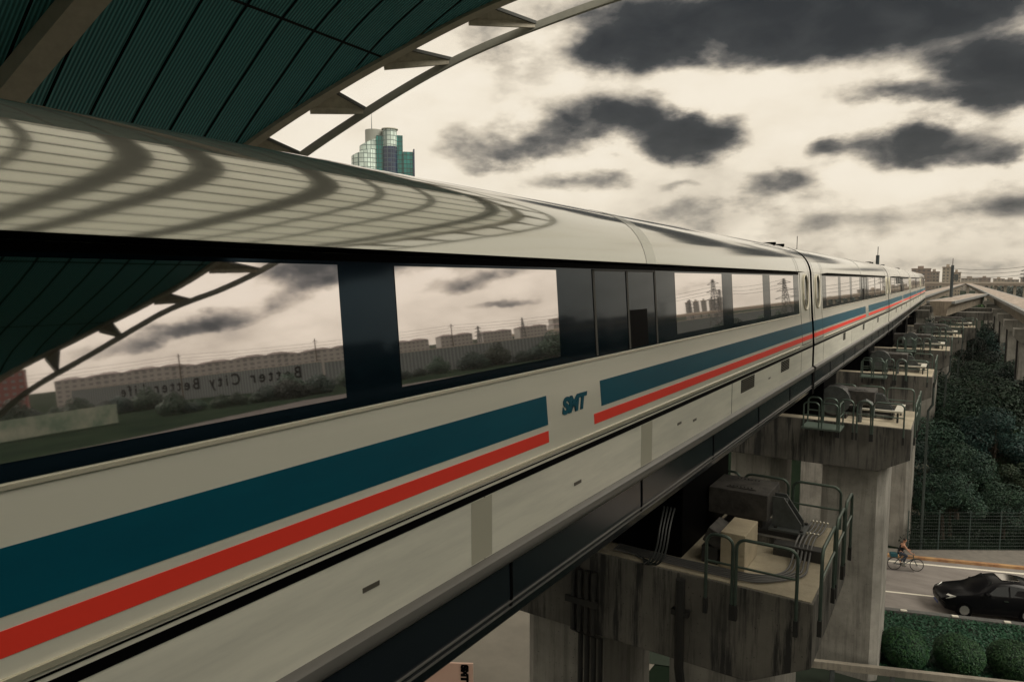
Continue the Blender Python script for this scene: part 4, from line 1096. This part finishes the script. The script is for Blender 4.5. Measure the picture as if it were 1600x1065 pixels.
for k, dz in enumerate((24.2, 22.4, 20.9)):
    wire((470, 60, dz), (341, 205, dz), 2, W3[k] + ' power line mirrored low in the first window'); wire((341, 205, dz), (255, 330, dz), 1.6, W3[k] + ' power line mirrored across the first and second window'); wire((255, 330, dz), (97, 346, dz + 2), 3, W3[k] + ' power line running to the tall mirrored pylon')
    wire((97, 346, dz + 2), (56, 311, dz), 1.5, W3[k] + ' power line between the two mirrored pylons')
for k, dz in enumerate((30, 26, 22)):
    wire((-10, 870, dz - 2), (62, 868, dz), 3, W3[k] + ' power line hanging left of the slim horizon pylon', .18); wire((62, 868, dz), (160, 850, dz - 2), 3, W3[k] + ' power line hanging right of the slim horizon pylon', .18)
# mirrored road, verge, trees, banner
sheet('east_road', [(138, 30, .03), (160, 30, .03), (171, 89, .03), (190, 160, .03), (150, 280, .03), (92, 420, .03), (76, 420, .03), (130, 280, .03), (155, 160, .03), (144, 75, .03)], mat('old_asphalt', (.085, .08, .078), rough=1, spec=0, vary=.5, vs=.3))
def make_shrub(r, seed, m_):
    g = random.Random(seed); root = empty('tree'); cr = MB()
    for i in range(9):
        a = i * 2.4; q = sqrt(i / 9); leaf_quads(cr, (cos(a) * r * q * .7, sin(a) * r * q * .7, r * (.85 - .45 * q) * g.uniform(.8, 1.15)), (r * .5, r * .5, r * .45), 620, .15, g)
    cr.build('crown', m_, root); MB().tube([(0, 0, -.1), (0, 0, r * .7)], [.12, .05], 6).build('trunk', M_bark, root); return root
shrubs = [make_shrub(3.0, 51, M_leaf3), make_shrub(3.0, 52, M_leaf)]
for q in shrubs: used[id(q)] = 0
g = random.Random(17)
def rowtree(x, y, sc, lab): put_tree(shrubs[g.randrange(2)], x, y, sc * g.choice((1.1, 1.4, 1.9, 2.3)), g.uniform(0, 6), lab, 'trees mirrored in the windows')
for k in range(16):
    t = k / 15; rowtree(330 - 20 * t + g.uniform(-9, 9), 118 + 62 * t + g.uniform(-4, 4), g.uniform(1.1, 1.5), 'bushy dark tree mirrored left of the lettered wall, %s from left' % ORD[k])
for k in range(11):
    t = k / 10; rowtree(236 + g.uniform(-5, 5) - 26 * t, 138 + 50 * t, g.uniform(.75, 1.15), 'big dark tree mirrored before the lettered wall, %s from the left' % ORD[k])
for k in range(16):
    t = k / 15; rowtree(222 - 80 * t + g.uniform(-5, 5), 215 + 140 * t, g.uniform(.8, 1.5), 'dark tree mirrored before the plain wall, %s from the left' % ORD[k])
for k in range(16):
    t = k / 15; rowtree(96 - 40 * t + g.uniform(-5, 5), 250 + 240 * t, g.uniform(.8, 1.3), 'round dark tree mirrored in the windows nearest the car joint, %s from the left' % ORD[k])
ban = empty('banner_wall', (238, 84, 0), math.atan2(36, 2), 'pale green roadside banner with a curved arch picture, mirrored in the lowest left window', 'banner')
MB().box(0, 37, -.2, .2, .4, 6.8).build('board', mat('banner_green', (.10, .15, .11), rough=.8, vary=.8, vs=.12, col2=(.32, .33, .27)), ban)
m = MB()
for k in range(13):
    a = pi * k / 12; b_ = pi * (k + 1) / 12
    for R_ in (3.6,): m.add([(11 + R_ * cos(a), -.22, 1.2 + R_ * sin(a)), (11 + R_ * cos(b_), -.22, 1.2 + R_ * sin(b_)), (11 + (R_ - .7) * cos(b_), -.22, 1.2 + (R_ - .7) * sin(b_)), (11 + (R_ - .7) * cos(a), -.22, 1.2 + (R_ - .7) * sin(a))], [(0, 1, 2, 3)])
m.build('arch_picture', mat('banner_cream', (.62, .58, .46), rough=.8), ban)
m = MB()
for k in range(15): m.box(15 + k * 1.35, 15.85 + k * 1.35, -.26, -.21, 5.0, 5.9)
m.build('lettering', mat('banner_cream', (.62, .58, .46)), ban)

# ================================================================== STATION CANOPY
KN = [(-27, -2.4), (-23, 1.3), (-21, 2.95), (-19.2, 4.40), (-17.1, 5.95), (-15.6, 7.0), (-13, 8.25), (-9, 9.45), (-5, 10.05), (-.5, 10.3), (5, 9.7), (11, 8.1), (18, 5.4), (21.6, 3.93), (24.7, 2.95), (28, 2.0), (30.5, 1.06), (31.8, .3), (35, -2.2)]
EY = [(-27, 10.5), (-23, 12.2), (-19.2, 14.1), (-17, 15.5), (-15.6, 16.5), (-13, 17.7), (-9, 19.3), (-5, 20.3), (-.5, 20.7), (5, 20.5), (12, 19.9), (18, 19.0), (21.6, 18.3), (24.7, 17.4), (28, 16.3), (30.5, 15.0), (31.8, 13.8), (35, 12)]
def pchip(T):
    xs = [p[0] for p in T]; ys = [p[1] for p in T]; n = len(xs)
    h = [xs[i + 1] - xs[i] for i in range(n - 1)]; d = [(ys[i + 1] - ys[i]) / h[i] for i in range(n - 1)]
    m = [d[0]] + [(d[i - 1] * h[i] + d[i] * h[i - 1]) / (h[i - 1] + h[i]) for i in range(1, n - 1)] + [d[-1]]
    def f(x):
        if x <= xs[0]: return ys[0] + (x - xs[0]) * d[0]
        if x >= xs[-1]: return ys[-1] + (x - xs[-1]) * d[-1]
        i = 0
        while x > xs[i + 1]: i += 1
        t = (x - xs[i]) / h[i]
        return ys[i] * (2 * t ** 3 - 3 * t * t + 1) + m[i] * h[i] * (t ** 3 - 2 * t * t + t) + ys[i + 1] * (3 * t * t - 2 * t ** 3) + m[i + 1] * h[i] * (t ** 3 - t * t)
    return f
_kn = pchip(KN); ey = pchip(EY)
def g_(x): return H + _kn(x)
can = empty('station_canopy', (-.5, 0, 0), 0, 'arched station roof with dark teal ribbed ceiling, pale ribs and open rim, over the train', 'station roof')
def cx(v): return (v[0] + .5, v[1], v[2])
BAY = 1.085; Y_0 = 8.24
XS_side = [-27 + k * .5 for k in range(0, 36)] + [-9.4]
sides = [XS_side, [13.9 + k * .5 for k in range(42)]]
pan = [MB(), MB()]; back = MB(); outer = MB()
k0 = -44
for si, XS in enumerate(sides):
    for k in range(k0, 14):
        ya, yb = Y_0 + k * BAY + .035, Y_0 + (k + 1) * BAY - .035
        for a, b in zip(XS, XS[1:]):
            ea, eb = ey(a) - .1, ey(b) - .1
            # the seam that runs along the building, at |x| = 15.6
            aa, bb = a, b
            q = [(aa, min(ya, ea)), (bb, min(ya, eb)), (bb, min(yb, eb)), (aa, min(yb, ea))]
            if q[3][1] - q[0][1] < .02 and q[2][1] - q[1][1] < .02: continue
            pan[si].add([cx((x, y, g_(x))) for (x, y) in q], [(0, 1, 2, 3)])
    for a, b in zip(XS, XS[1:]):
        back.add([cx((a, -40, g_(a) + .12)), cx((b, -40, g_(b) + .12)), cx((b, ey(b), g_(b) + .12)), cx((a, ey(a), g_(a) + .12))], [(0, 1, 2, 3)])
        outer.add([cx((a, -40, g_(a) + .7)), cx((b, -40, g_(b) + .7)), cx((b, ey(b), g_(b) + .7)), cx((a, ey(a), g_(a) + .7))], [(0, 1, 2, 3)])
for p in pan: p.build('ceiling', M_ceil, can)
back.build('ceiling_backing', M_ceilback, can)
outer.build('roof_skin', mat('roof_skin', (.35, .36, .35), rough=.5), can)
# lengthwise joint strips
for xj in (-15.6, -11.5, 21.0, 27.0):
    MB().add([cx((xj - .035, -40, g_(xj - .035) - .012)), cx((xj + .035, -40, g_(xj + .035) - .012)), cx((xj + .035, ey(xj) - .15, g_(xj + .035) - .012)), cx((xj - .035, ey(xj) - .15, g_(xj - .035) - .012))], [(0, 1, 2, 3)]).build('ceiling_joint', M_ceilback, can)
def sweep(mb, xs, yf, wy, hz, dz0):
    """box beam following the vault: width wy along y, depth hz, top at profile + dz0"""
    prev = None; rings = []
    for x in xs:
        y = yf(x); z = g_(x) + dz0
        # depth is measured square to the vault
        e = .3; tx, tz = 2 * e, g_(x + e) - g_(x - e); l_ = hypot(tx, tz); nx, nz = -tz / l_, tx / l_
        if nz < 0: nx, nz = -nx, -nz
        rings.append([cx((x, y - wy / 2, z)), cx((x, y + wy / 2, z)), cx((x - nx * hz, y + wy / 2, z - nz * hz)), cx((x - nx * hz, y - wy / 2, z - nz * hz))])
    vs = [v for r in rings for v in r]; fs = []
    for i in range(len(rings) - 1):
        for j in range(4): fs.append((i * 4 + j, i * 4 + (j + 1) % 4, (i + 1) * 4 + (j + 1) % 4, (i + 1) * 4 + j))
    fs += [(3, 2, 1, 0), tuple(len(vs) - 4 + j for j in range(4))]
    return mb.add(vs, fs)
XA = [-27 + k * .5 for k in range(107)]
XALL = [-27 + k * .4 for k in range(155)]
sweep(MB(), XALL, lambda x: ey(x) + .12, .34, .34, .26).build('edge_beam', M_rib, can)
# slanted pale rib nearer the platform
def rib_y(x): return 7.55 + (x + 18.4) * .27 if x < -9 else max(7.55 + 9.4 * .27 - max(0, x - 8) * .27, 4)
XW = [x for x in XALL if x < -9.2]; XE = [x for x in XALL if x > 14]
for X_ in (XW, XE): sweep(MB(), X_, lambda x: rib_y(x) - .1, .62, .45, -.013).build('rib', M_rib, can)
for y in (1.2, -5.0, -11.5, -18, -25):
    for X_ in (XW, XE): sweep(MB(), X_, (lambda yy_: (lambda x: yy_))(y), .62, .45, -.013).build('rib', M_rib, can)
# thick and thin hoops across the open middle part
M_hoop = mat('hoop_paint', (.085, .09, .085), rough=.6)
XM = [-9.4 + k * .45 for k in range(52)] + [13.9]
for y, w in ((18.7, .55), (15.6, .14), (13.5, .14), (11.6, .75), (8.5, .65), (7.0, .65), (5.2, .18), (1.2, .75), (-1.5, .16), (-4.5, .75), (-9.5, .75), (-15, .75), (-22, .75)):
    sweep(MB(), XM, (lambda yy_: (lambda x: yy_))(y), w, .22, .05).build('hoop', M_hoop, can)
# translucent glazing over the middle
gm = bpy.data.materials.new('glazing'); gm.use_nodes = True; t_ = gm.node_tree; t_.nodes.clear()
a_ = t_.nodes.new('ShaderNodeBsdfTranslucent'); a_.inputs[0].default_value = (.80, .80, .72, 1); b_ = t_.nodes.new('ShaderNodeBsdfTransparent'); c_ = t_.nodes.new('ShaderNodeMixShader'); d_ = t_.nodes.new('ShaderNodeOutputMaterial')
c_.inputs[0].default_value = .5; t_.links.new(a_.outputs[0], c_.inputs[1]); t_.links.new(b_.outputs[0], c_.inputs[2]); t_.links.new(c_.outputs[0], d_.inputs['Surface'])
gz = MB()
for a, b in zip(XM, XM[1:]): gz.add([cx((a, -40, g_(a) + .42)), cx((b, -40, g_(b) + .42)), cx((b, ey(b), g_(b) + .42)), cx((a, ey(a), g_(a) + .42))], [(0, 1, 2, 3)])
gz.build('glazing', gm, can)
# lengthwise louvre bars of the open middle
lv = 0
x = -9.0
while x < 13.7:
    w = .30 if lv % 7 == 0 else .10
    MB().box(x + .5 - w / 2, x + .5 + w / 2, -40, ey(x) - .1, g_(x) + .30, g_(x) + .36).build('louvre', M_strut if lv % 7 else M_hoop, can)
    x += .30; lv += 1
# open rim and the triangular struts that carry it
RIM = [(-27, -2.8, 11.6), (-22.5, .9, 13.7), (-18.4, 4.19, 15.6), (-16.7, 5.55, 16.8), (-15.63, 6.38, 17.6), (-14.4, 7.16, 18.4), (-13.2, 7.75, 19.1), (-11.97, 8.28, 19.85), (-9.95, 8.99, 20.9), (-7, 9.6, 22.0), (-3.5, 10.05, 22.7), (-.5, 10.15, 22.9), (3, 9.75, 22.8), (8, 8.6, 22.3), (14, 6.25, 21.5), (19.4, 3.85, 20.3), (21.3, 3.15, 19.3), (23.9, 2.5, 18), (27, .94, 16), (31, -.9, 14), (34, -3.2, 12.5)]
_rz = pchip([(a, b) for a, b, c in RIM]); _ry = pchip([(a, c) for a, b, c in RIM])
def rim_pt(x): return Vector(cx((x, _ry(x), H + _rz(x))))
pts = [rim_pt(-27 + k * .4) for k in range(153)]
# smooth it a little
for _ in range(2): pts = [pts[0]] + [(pts[i - 1] + pts[i] * 2 + pts[i + 1]) / 4 for i in range(1, len(pts) - 1)] + [pts[-1]]
m = MB()
for a, b in zip(pts, pts[1:]): m.bar(a, b + (b - a) * .02, .17, .22)
m.build('rim', M_rim, can)
for xe, xr in [(-21.6, -20.5), (-19.5, -18.5), (-17.55, -16.7), (-15.6, -14.35), (-13.1, -11.95), (-10.4, -9.2), (-7.5, -6.3), (-4.4, -3.4), (-1.2, -.6), (2, 2.4), (5, 5), (8.3, 7.6), (11.5, 10.6), (14.8, 13.6), (18, 16.8), (21.2, 19.7), (24.4, 22.9), (27.6, 25.9), (30.3, 28.8)]:
    if True:
        sgn = 1 if xe < 2 else -1
        A = Vector(cx((xe - sgn * .2, ey(xe - sgn * .2) + .3, g_(xe - sgn * .2) + .02))); B = Vector(cx((xe + sgn * .42, ey(xe + sgn * .42) + .3, g_(xe + sgn * .42) + .12))); R = rim_pt(xr)
        s = MB(); s.bar(A - Vector((0, 0, .10)), R, .08, .19)
        st = s.build('strut', M_strut, can)
        MB().bar(B, R + Vector((0, 0, .05)), .07, .10).build('brace', M_hoop, st)
        MB().prism([A, B, R + Vector((0, 0, .04))], (0, 0, .03)).build('web_plate', M_strut, st)

# ================================================================== CAR
def make_suv():
    r = empty('parked_car'); r.name = 'car'
    # stations along x (0 = nose), half outline (y, z) bottom to top
    ST = [(0.00, .55, .42, .60, .66, .0), (.12, .70, .26, .68, .78, 0), (.45, .80, .20, .80, .90, 0), (.95, .84, .20, .88, .98, 0), (1.25, .85, .20, .92, 1.04, 0), (1.45, .85, .20, .94, 1.16, .3),
          (1.95, .86, .20, .96, 1.46, 1), (2.3, .86, .20, .97, 1.53, 1), (2.9, .86, .20, .98, 1.55, 1), (3.4, .86, .20, .99, 1.50, 1), (3.75, .85, .20, 1.00, 1.42, 1), (4.02, .82, .24, .98, 1.18, .5), (4.12, .78, .30, .90, .98, 0), (4.16, .70, .40, .80, .86, 0)]
    ring = []
    for (x, hw, zl, zb, zt, gh) in ST:
        wt = hw * (.93 if gh < .5 else .74)
        ring.append([(x, 0, zl), (x, hw - .08, zl), (x, hw, zl + .16), (x, hw + .01, (zl + zb) / 2 + .05), (x, hw - .02, zb), (x, (hw + wt) / 2 - .01, (zb + zt) / 2 + .02), (x, wt, zt - .07), (x, wt - .12, zt - .015), (x, 0, zt)])
    vs = []
    n = 9
    for q in ring: vs += q + [(x, -y, z) for (x, y, z) in reversed(q[1:-1])]
    m_ = 16; fs = []
    for i in range(len(ring) - 1):
        for j in range(m_): fs.append((i * m_ + j, i * m_ + (j + 1) % m_, (i + 1) * m_ + (j + 1) % m_, (i + 1) * m_ + j))
    fs += [tuple(range(m_)), tuple(reversed(range((len(ring) - 1) * m_, len(ring) * m_)))]
    Mcar = mat('car_black', (.003, .003, .004), rough=.30, spec=.16, coat=.08, coat_rough=.05)
    Mgl = mat('car_glass', (.01, .013, .015), rough=.05, spec=.5)
    MB().add(vs, fs).build('body', Mcar, r, smooth=True)
    r.scale = (1.03, 1.0, 1.13)
    for s in (-1, 1):
        g1 = MB().add([(1.72, s * .815, 1.02), (2.55, s * .825, 1.03), (2.55, s * .70, 1.43), (2.12, s * .715, 1.36)], [(0, 1, 2, 3)]).build('side_window', Mgl, r)
        g2 = MB().add([(2.62, s * .825, 1.03), (3.62, s * .82, 1.05), (3.42, s * .70, 1.36), (2.62, s * .70, 1.44)], [(0, 1, 2, 3)]).build('side_window', Mgl, r)
        for wx in (.82, 3.30):
            w = MB().tube([(wx, s * .66, .33), (wx, s * .87, .33)], .33, 24).build('wheel', M_black, r)
            MB().tube([(wx, s * .80, .33), (wx, s * .885, .33)], .20, 10).build('rim', mat('wheel_rim', (.35, .34, .32), rough=.3, metal=.7), w)
        h = MB().add([(.07, s * .46, .66), (.12, s * .66, .68), (.52, s * .76, .86), (.30, s * .52, .84)], [(0, 1, 2, 3)])
        h.prism([(.10, s * .48, .67), (.15, s * .68, .69), (.50, s * .80, .85), (.28, s * .54, .84)], (-.03, 0, .02)); h.build('headlight', mat('headlight', (.8, .8, .76), rough=.15, metal=.3), r)
        MB().box(1.62, 1.80, min(s * .86, s * 1.0), max(s * .86, s * 1.0), 1.0, 1.12).build('door_mirror', Mcar, r, bevel=.03)
        MB().box(2.35, 2.52, min(s * .868, s * .885), max(s * .868, s * .885), .84, .87).build('door_handle', mat('handle_chrome', (.5, .5, .5), rough=.2, metal=1), r)
        MB().prism([(3.98, s * .60, .86), (3.98, s * .78, .84), (4.10, s * .76, .70), (4.12, s * .6, .70)], (.05, 0, .02)).build('tail_light', mat('tail_red', (.25, .01, .01), rough=.2), r)
    MB().add([(1.46, -.66, 1.10), (1.46, .66, 1.10), (1.98, .58, 1.475), (1.98, -.58, 1.475)], [(0, 1, 2, 3)]).build('windscreen', Mgl, r)
    MB().box(2.42, 3.12, -.38, .38, 1.552, 1.566).build('sunroof', mat('sunroof_glass', (.75, .72, .68), rough=.08, metal=1.0), r, bevel=.005)
    MB().box(-.045, -.026, -.24, .24, .30, .39).build('number_plate', mat('plate_blue', (.03, .05, .16), rough=.4), r)
    MB().box(-.025, .02, -.3, .3, .40, .56).build('grille', M_line, r)
    return r
car = make_suv()
tag(car, 'glossy black hatchback car driving along the road, with a bright glass roof panel', 'car')
# front axle at (.61,36.6), rear axle at (2.9,37.46)
cd_ = math.atan2(37.46 - 36.6, 2.9 - .61)
car.rotation_euler = (0, 0, cd_); car.location = Vector((.58, 37.45, 0)) - Vector((cos(cd_), sin(cd_), 0)) * .82

# ================================================================== CYCLIST
bk = empty('bicycle', (-2.22, 40.95, 0), radians(21), 'dark bicycle with a blue box on the rear rack, ridden along the far edge line', 'bicycle')  # position, like most in this script, worked out beforehand from image pixels
Mbk = mat('bike_frame', (.02, .05, .06), rough=.35, coat=.5); Mty = mat('tyre', (.01, .01, .01), rough=.7); Msp = mat('spoke', (.30, .30, .28), rough=.3, metal=.8)
for wx in (0, 1.10):
    ring = [(wx + .325 * cos(2 * pi * k / 28), 0, .335 + .325 * sin(2 * pi * k / 28)) for k in range(28)]
    w = MB().tube(ring, .020, 6, closed=True).build('wheel', Mty, bk, smooth=True)
    sp_ = MB()
    for k in range(14): sp_.tube([(wx, 0, .335), (wx + .31 * cos(2 * pi * k / 14), 0, .335 + .31 * sin(2 * pi * k / 14))], .003, 4, caps=False)
    sp_.build('spoke', Msp, w)
    MB().tube([(wx, -.05, .335), (wx, .05, .335)], .03, 8).build('hub', Msp, w)
fr_ = MB()
for a, b in (((0, 0, .335), (.42, 0, .30)), ((.42, 0, .30), (.28, 0, .80)), ((0, 0, .335), (.30, 0, .74)), ((.30, 0, .74), (.92, 0, .78)), ((.42, 0, .30), (.94, 0, .68)), ((.90, 0, .90), (.96, 0, .62)), ((.96, 0, .62), (1.10, 0, .335))):
    fr_.tube([a, b], .020, 7)
fr_.build('frame', Mbk, bk, smooth=True)
MB().tube([(.28, 0, .80), (.27, 0, .90)], .014, 6).build('seat_post', Msp, bk)
MB().box(.13, .40, -.07, .07, .90, .94).build('saddle', M_black, bk, bevel=.025)
MB().tube([(.90, 0, .90), (.89, 0, 1.00), (.92, -.02, 1.03), (.90, -.26, 1.02), (.78, -.30, 1.00)], .013, 6).add(*_sv(MB().tube([(.92, .02, 1.03), (.90, .26, 1.02), (.78, .30, 1.00)], .013, 6))).build('handlebar', Msp, bk)
MB().tube([(.42, -.09, .30), (.42, .09, .30)], .09, 14).build('chainring', Msp, bk)
for s in (-1, 1):
    a = (.42 + s * .12, s * .11, .30 - s * .12); c_ = MB().tube([(.42, s * .11, .30), a], .012, 5).build('crank', Msp, bk)
    MB().box(a[0] - .05, a[0] + .05, a[1] - .05, a[1] + .05, a[2] - .012, a[2] + .012).build('pedal', M_black, c_)
for zz, x0 in ((.70, 0), ):
    mg = MB()
    for wx in (0, 1.10):
        A_ = [(wx + .365 * cos(t), 0, .335 + .365 * sin(t)) for t in [radians(q) for q in range(25 if wx else 10, 175 if wx == 0 else 150, 12)]]
        for p, q in zip(A_, A_[1:]): mg.bar(p, q, .05, .006)
    mg.build('mudguard', Mbk, bk)
MB().box(-.22, .16, -.07, .07, .715, .73).build('rack', M_steel_dk, bk)
tag(MB().box(-.17, .17, -.15, .15, 0, .20).build('blue_box', mat('box_blue', (.015, .08, .10), rough=.5), bevel=.02), 'small blue box strapped on the rear rack of the bicycle', 'box')
bb = bpy.data.objects['blue_box']; bb.rotation_euler = (0, 0, radians(21)); bb.location = bk.location + Vector((cos(radians(21)) * -.05, sin(radians(21)) * -.05, .732))

def skin(name, chains, m, parent, sub=2, root=0):
    """chains: list of lists of (x,y,z,r); points shared by position are welded"""
    vs = []; rs = []; es = []; idx = {}
    for ch in chains:
        pr = None
        for (x, y, z, r) in ch:
            k = (round(x, 4), round(y, 4), round(z, 4))
            if k not in idx: idx[k] = len(vs); vs.append((x, y, z)); rs.append(r)
            i = idx[k]
            if pr is not None and pr != i: es.append((pr, i))
            pr = i
    me = bpy.data.meshes.new(name); me.from_pydata(vs, es, []); me.update()
    o = bpy.data.objects.new(name, me); COL.objects.link(o)
    md = o.modifiers.new('s', 'SKIN'); sm = o.modifiers.new('b', 'SUBSURF'); sm.levels = sm.render_levels = sub
    for i, v in enumerate(me.skin_vertices[0].data): v.radius = (rs[i], rs[i]); v.use_root = (i == root)
    bpy.context.view_layer.update(); dg = bpy.context.evaluated_depsgraph_get()
    me2 = bpy.data.meshes.new_from_object(o.evaluated_get(dg)); me2.name = name
    bpy.data.objects.remove(o); me2.materials.clear(); me2.materials.append(m)
    me2.polygons.foreach_set('use_smooth', [True] * len(me2.polygons))
    o = bpy.data.objects.new(name, me2); COL.objects.link(o); o.parent = parent; return o
pr_ = empty('person', bk.location, radians(21), 'person in a black sleeveless top and dark trousers riding the bicycle', 'person')
Msk = mat('skin_tone', (.42, .22, .14), rough=.55); Mtank = mat('black_cotton', (.008, .008, .010), rough=.9); Mpant = mat('dark_trousers', (.045, .055, .075), rough=.9); Mhair = mat('black_hair', (.006, .005, .005), rough=.6); Mshoe = mat('pale_shoes', (.35, .32, .28), rough=.7)
hip = (.25, 0, .98); ch = [[(*hip, .125), (.29, 0, 1.12, .115), (.36, 0, 1.30, .135), (.41, 0, 1.42, .11), (.435, 0, 1.49, .055), (.455, 0, 1.55, .055), (.47, 0, 1.62, .085), (.475, 0, 1.70, .085), (.47, 0, 1.75, .055)]]
for s in (-1, 1):
    ch.append([(.41, 0, 1.42, .11), (.41, s * .17, 1.40, .062), (.53, s * .22, 1.22, .045), (.66, s * .25, 1.10, .036), (.775, s * .28, 1.03, .028), (.83, s * .285, 1.025, .034)])
    for f_ in range(4):
        ch.append([(.83, s * .285, 1.025, .034), (.865, s * (.255 + f_ * .019), 1.040, .0095), (.885, s * (.255 + f_ * .019), 1.018, .009), (.875, s * (.255 + f_ * .019), .998, .008)])
    ch.append([(.83, s * .285, 1.025, .034), (.845, s * .245, 1.01, .010), (.87, s * .235, 1.0, .009)])
    ft = (.42 + s * .12, s * .12, .30 - s * .12)
    kn = (.60, s * .13, .80 + (.05 if s < 0 else -.06))
    ch.append([(*hip, .125), (.30, s * .10, .95, .085), (*kn, .058), (ft[0] - .06, ft[1], ft[2] + .13, .038), (ft[0] - .05, ft[1], ft[2] + .05, .036), (ft[0] + .12, ft[1], ft[2] + .035, .028)])
body_ = skin('body', ch, Msk, pr_)
skin('sleeveless_top', [[(.255, 0, 1.00, .136), (.29, 0, 1.12, .128), (.36, 0, 1.30, .148), (.405, 0, 1.40, .120)]], Mtank, pr_)
tch = []
for s in (-1, 1):
    ft = (.42 + s * .12, s * .12, .30 - s * .12); kn = (.60, s * .13, .80 + (.05 if s < 0 else -.06))
    tch.append([(*hip, .137), (.30, s * .10, .95, .097), (*kn, .072), (ft[0] - .06, ft[1], ft[2] + .14, .052)])
skin('trousers', tch, Mpant, pr_)
skin('hair', [[(.455, 0, 1.63, .080), (.455, 0, 1.71, .098), (.475, 0, 1.76, .075)]], Mhair, pr_)
for s in (-1, 1):
    ft = (.42 + s * .12, s * .12, .30 - s * .12)
    skin('shoe', [[(ft[0] - .07, ft[1], ft[2] + .045, .040), (ft[0] + .04, ft[1], ft[2] + .04, .036), (ft[0] + .14, ft[1], ft[2] + .032, .030)]], Mshoe, pr_)
    MB().tube([(.545, s * .030, 1.675), (.553, s * .030, 1.675)], .010, 8).build('eye', M_black, body_)
    MB().tube([(.475, s * .082, 1.645), (.475, s * .094, 1.645)], .022, 8).build('ear', Msk, body_)
MB().prism([(.545, -.012, 1.63), (.545, .012, 1.63), (.545, 0, 1.67)], (.022, 0, -.004)).build('nose', Msk, body_)
MB().box(.540, .550, -.02, .02, 1.600, 1.606).build('mouth', mat('lip', (.25, .08, .07)), body_)

# ================================================================== HAZE
hz = MB().box(-900, 900, -300, 1500, -1.02, 175).build('haze', bpy.data.materials.new('haze_air')); hz['kind'] = 'stuff'
hm = hz.data.materials[0]; hm.use_nodes = True; t_ = hm.node_tree; t_.nodes.clear()
v_ = t_.nodes.new('ShaderNodeVolumePrincipled'); v_.inputs['Color'].default_value = (.95, .93, .88, 1); v_.inputs['Density'].default_value = .00006
o_ = t_.nodes.new('ShaderNodeOutputMaterial'); t_.links.new(v_.outputs[0], o_.inputs['Volume'])
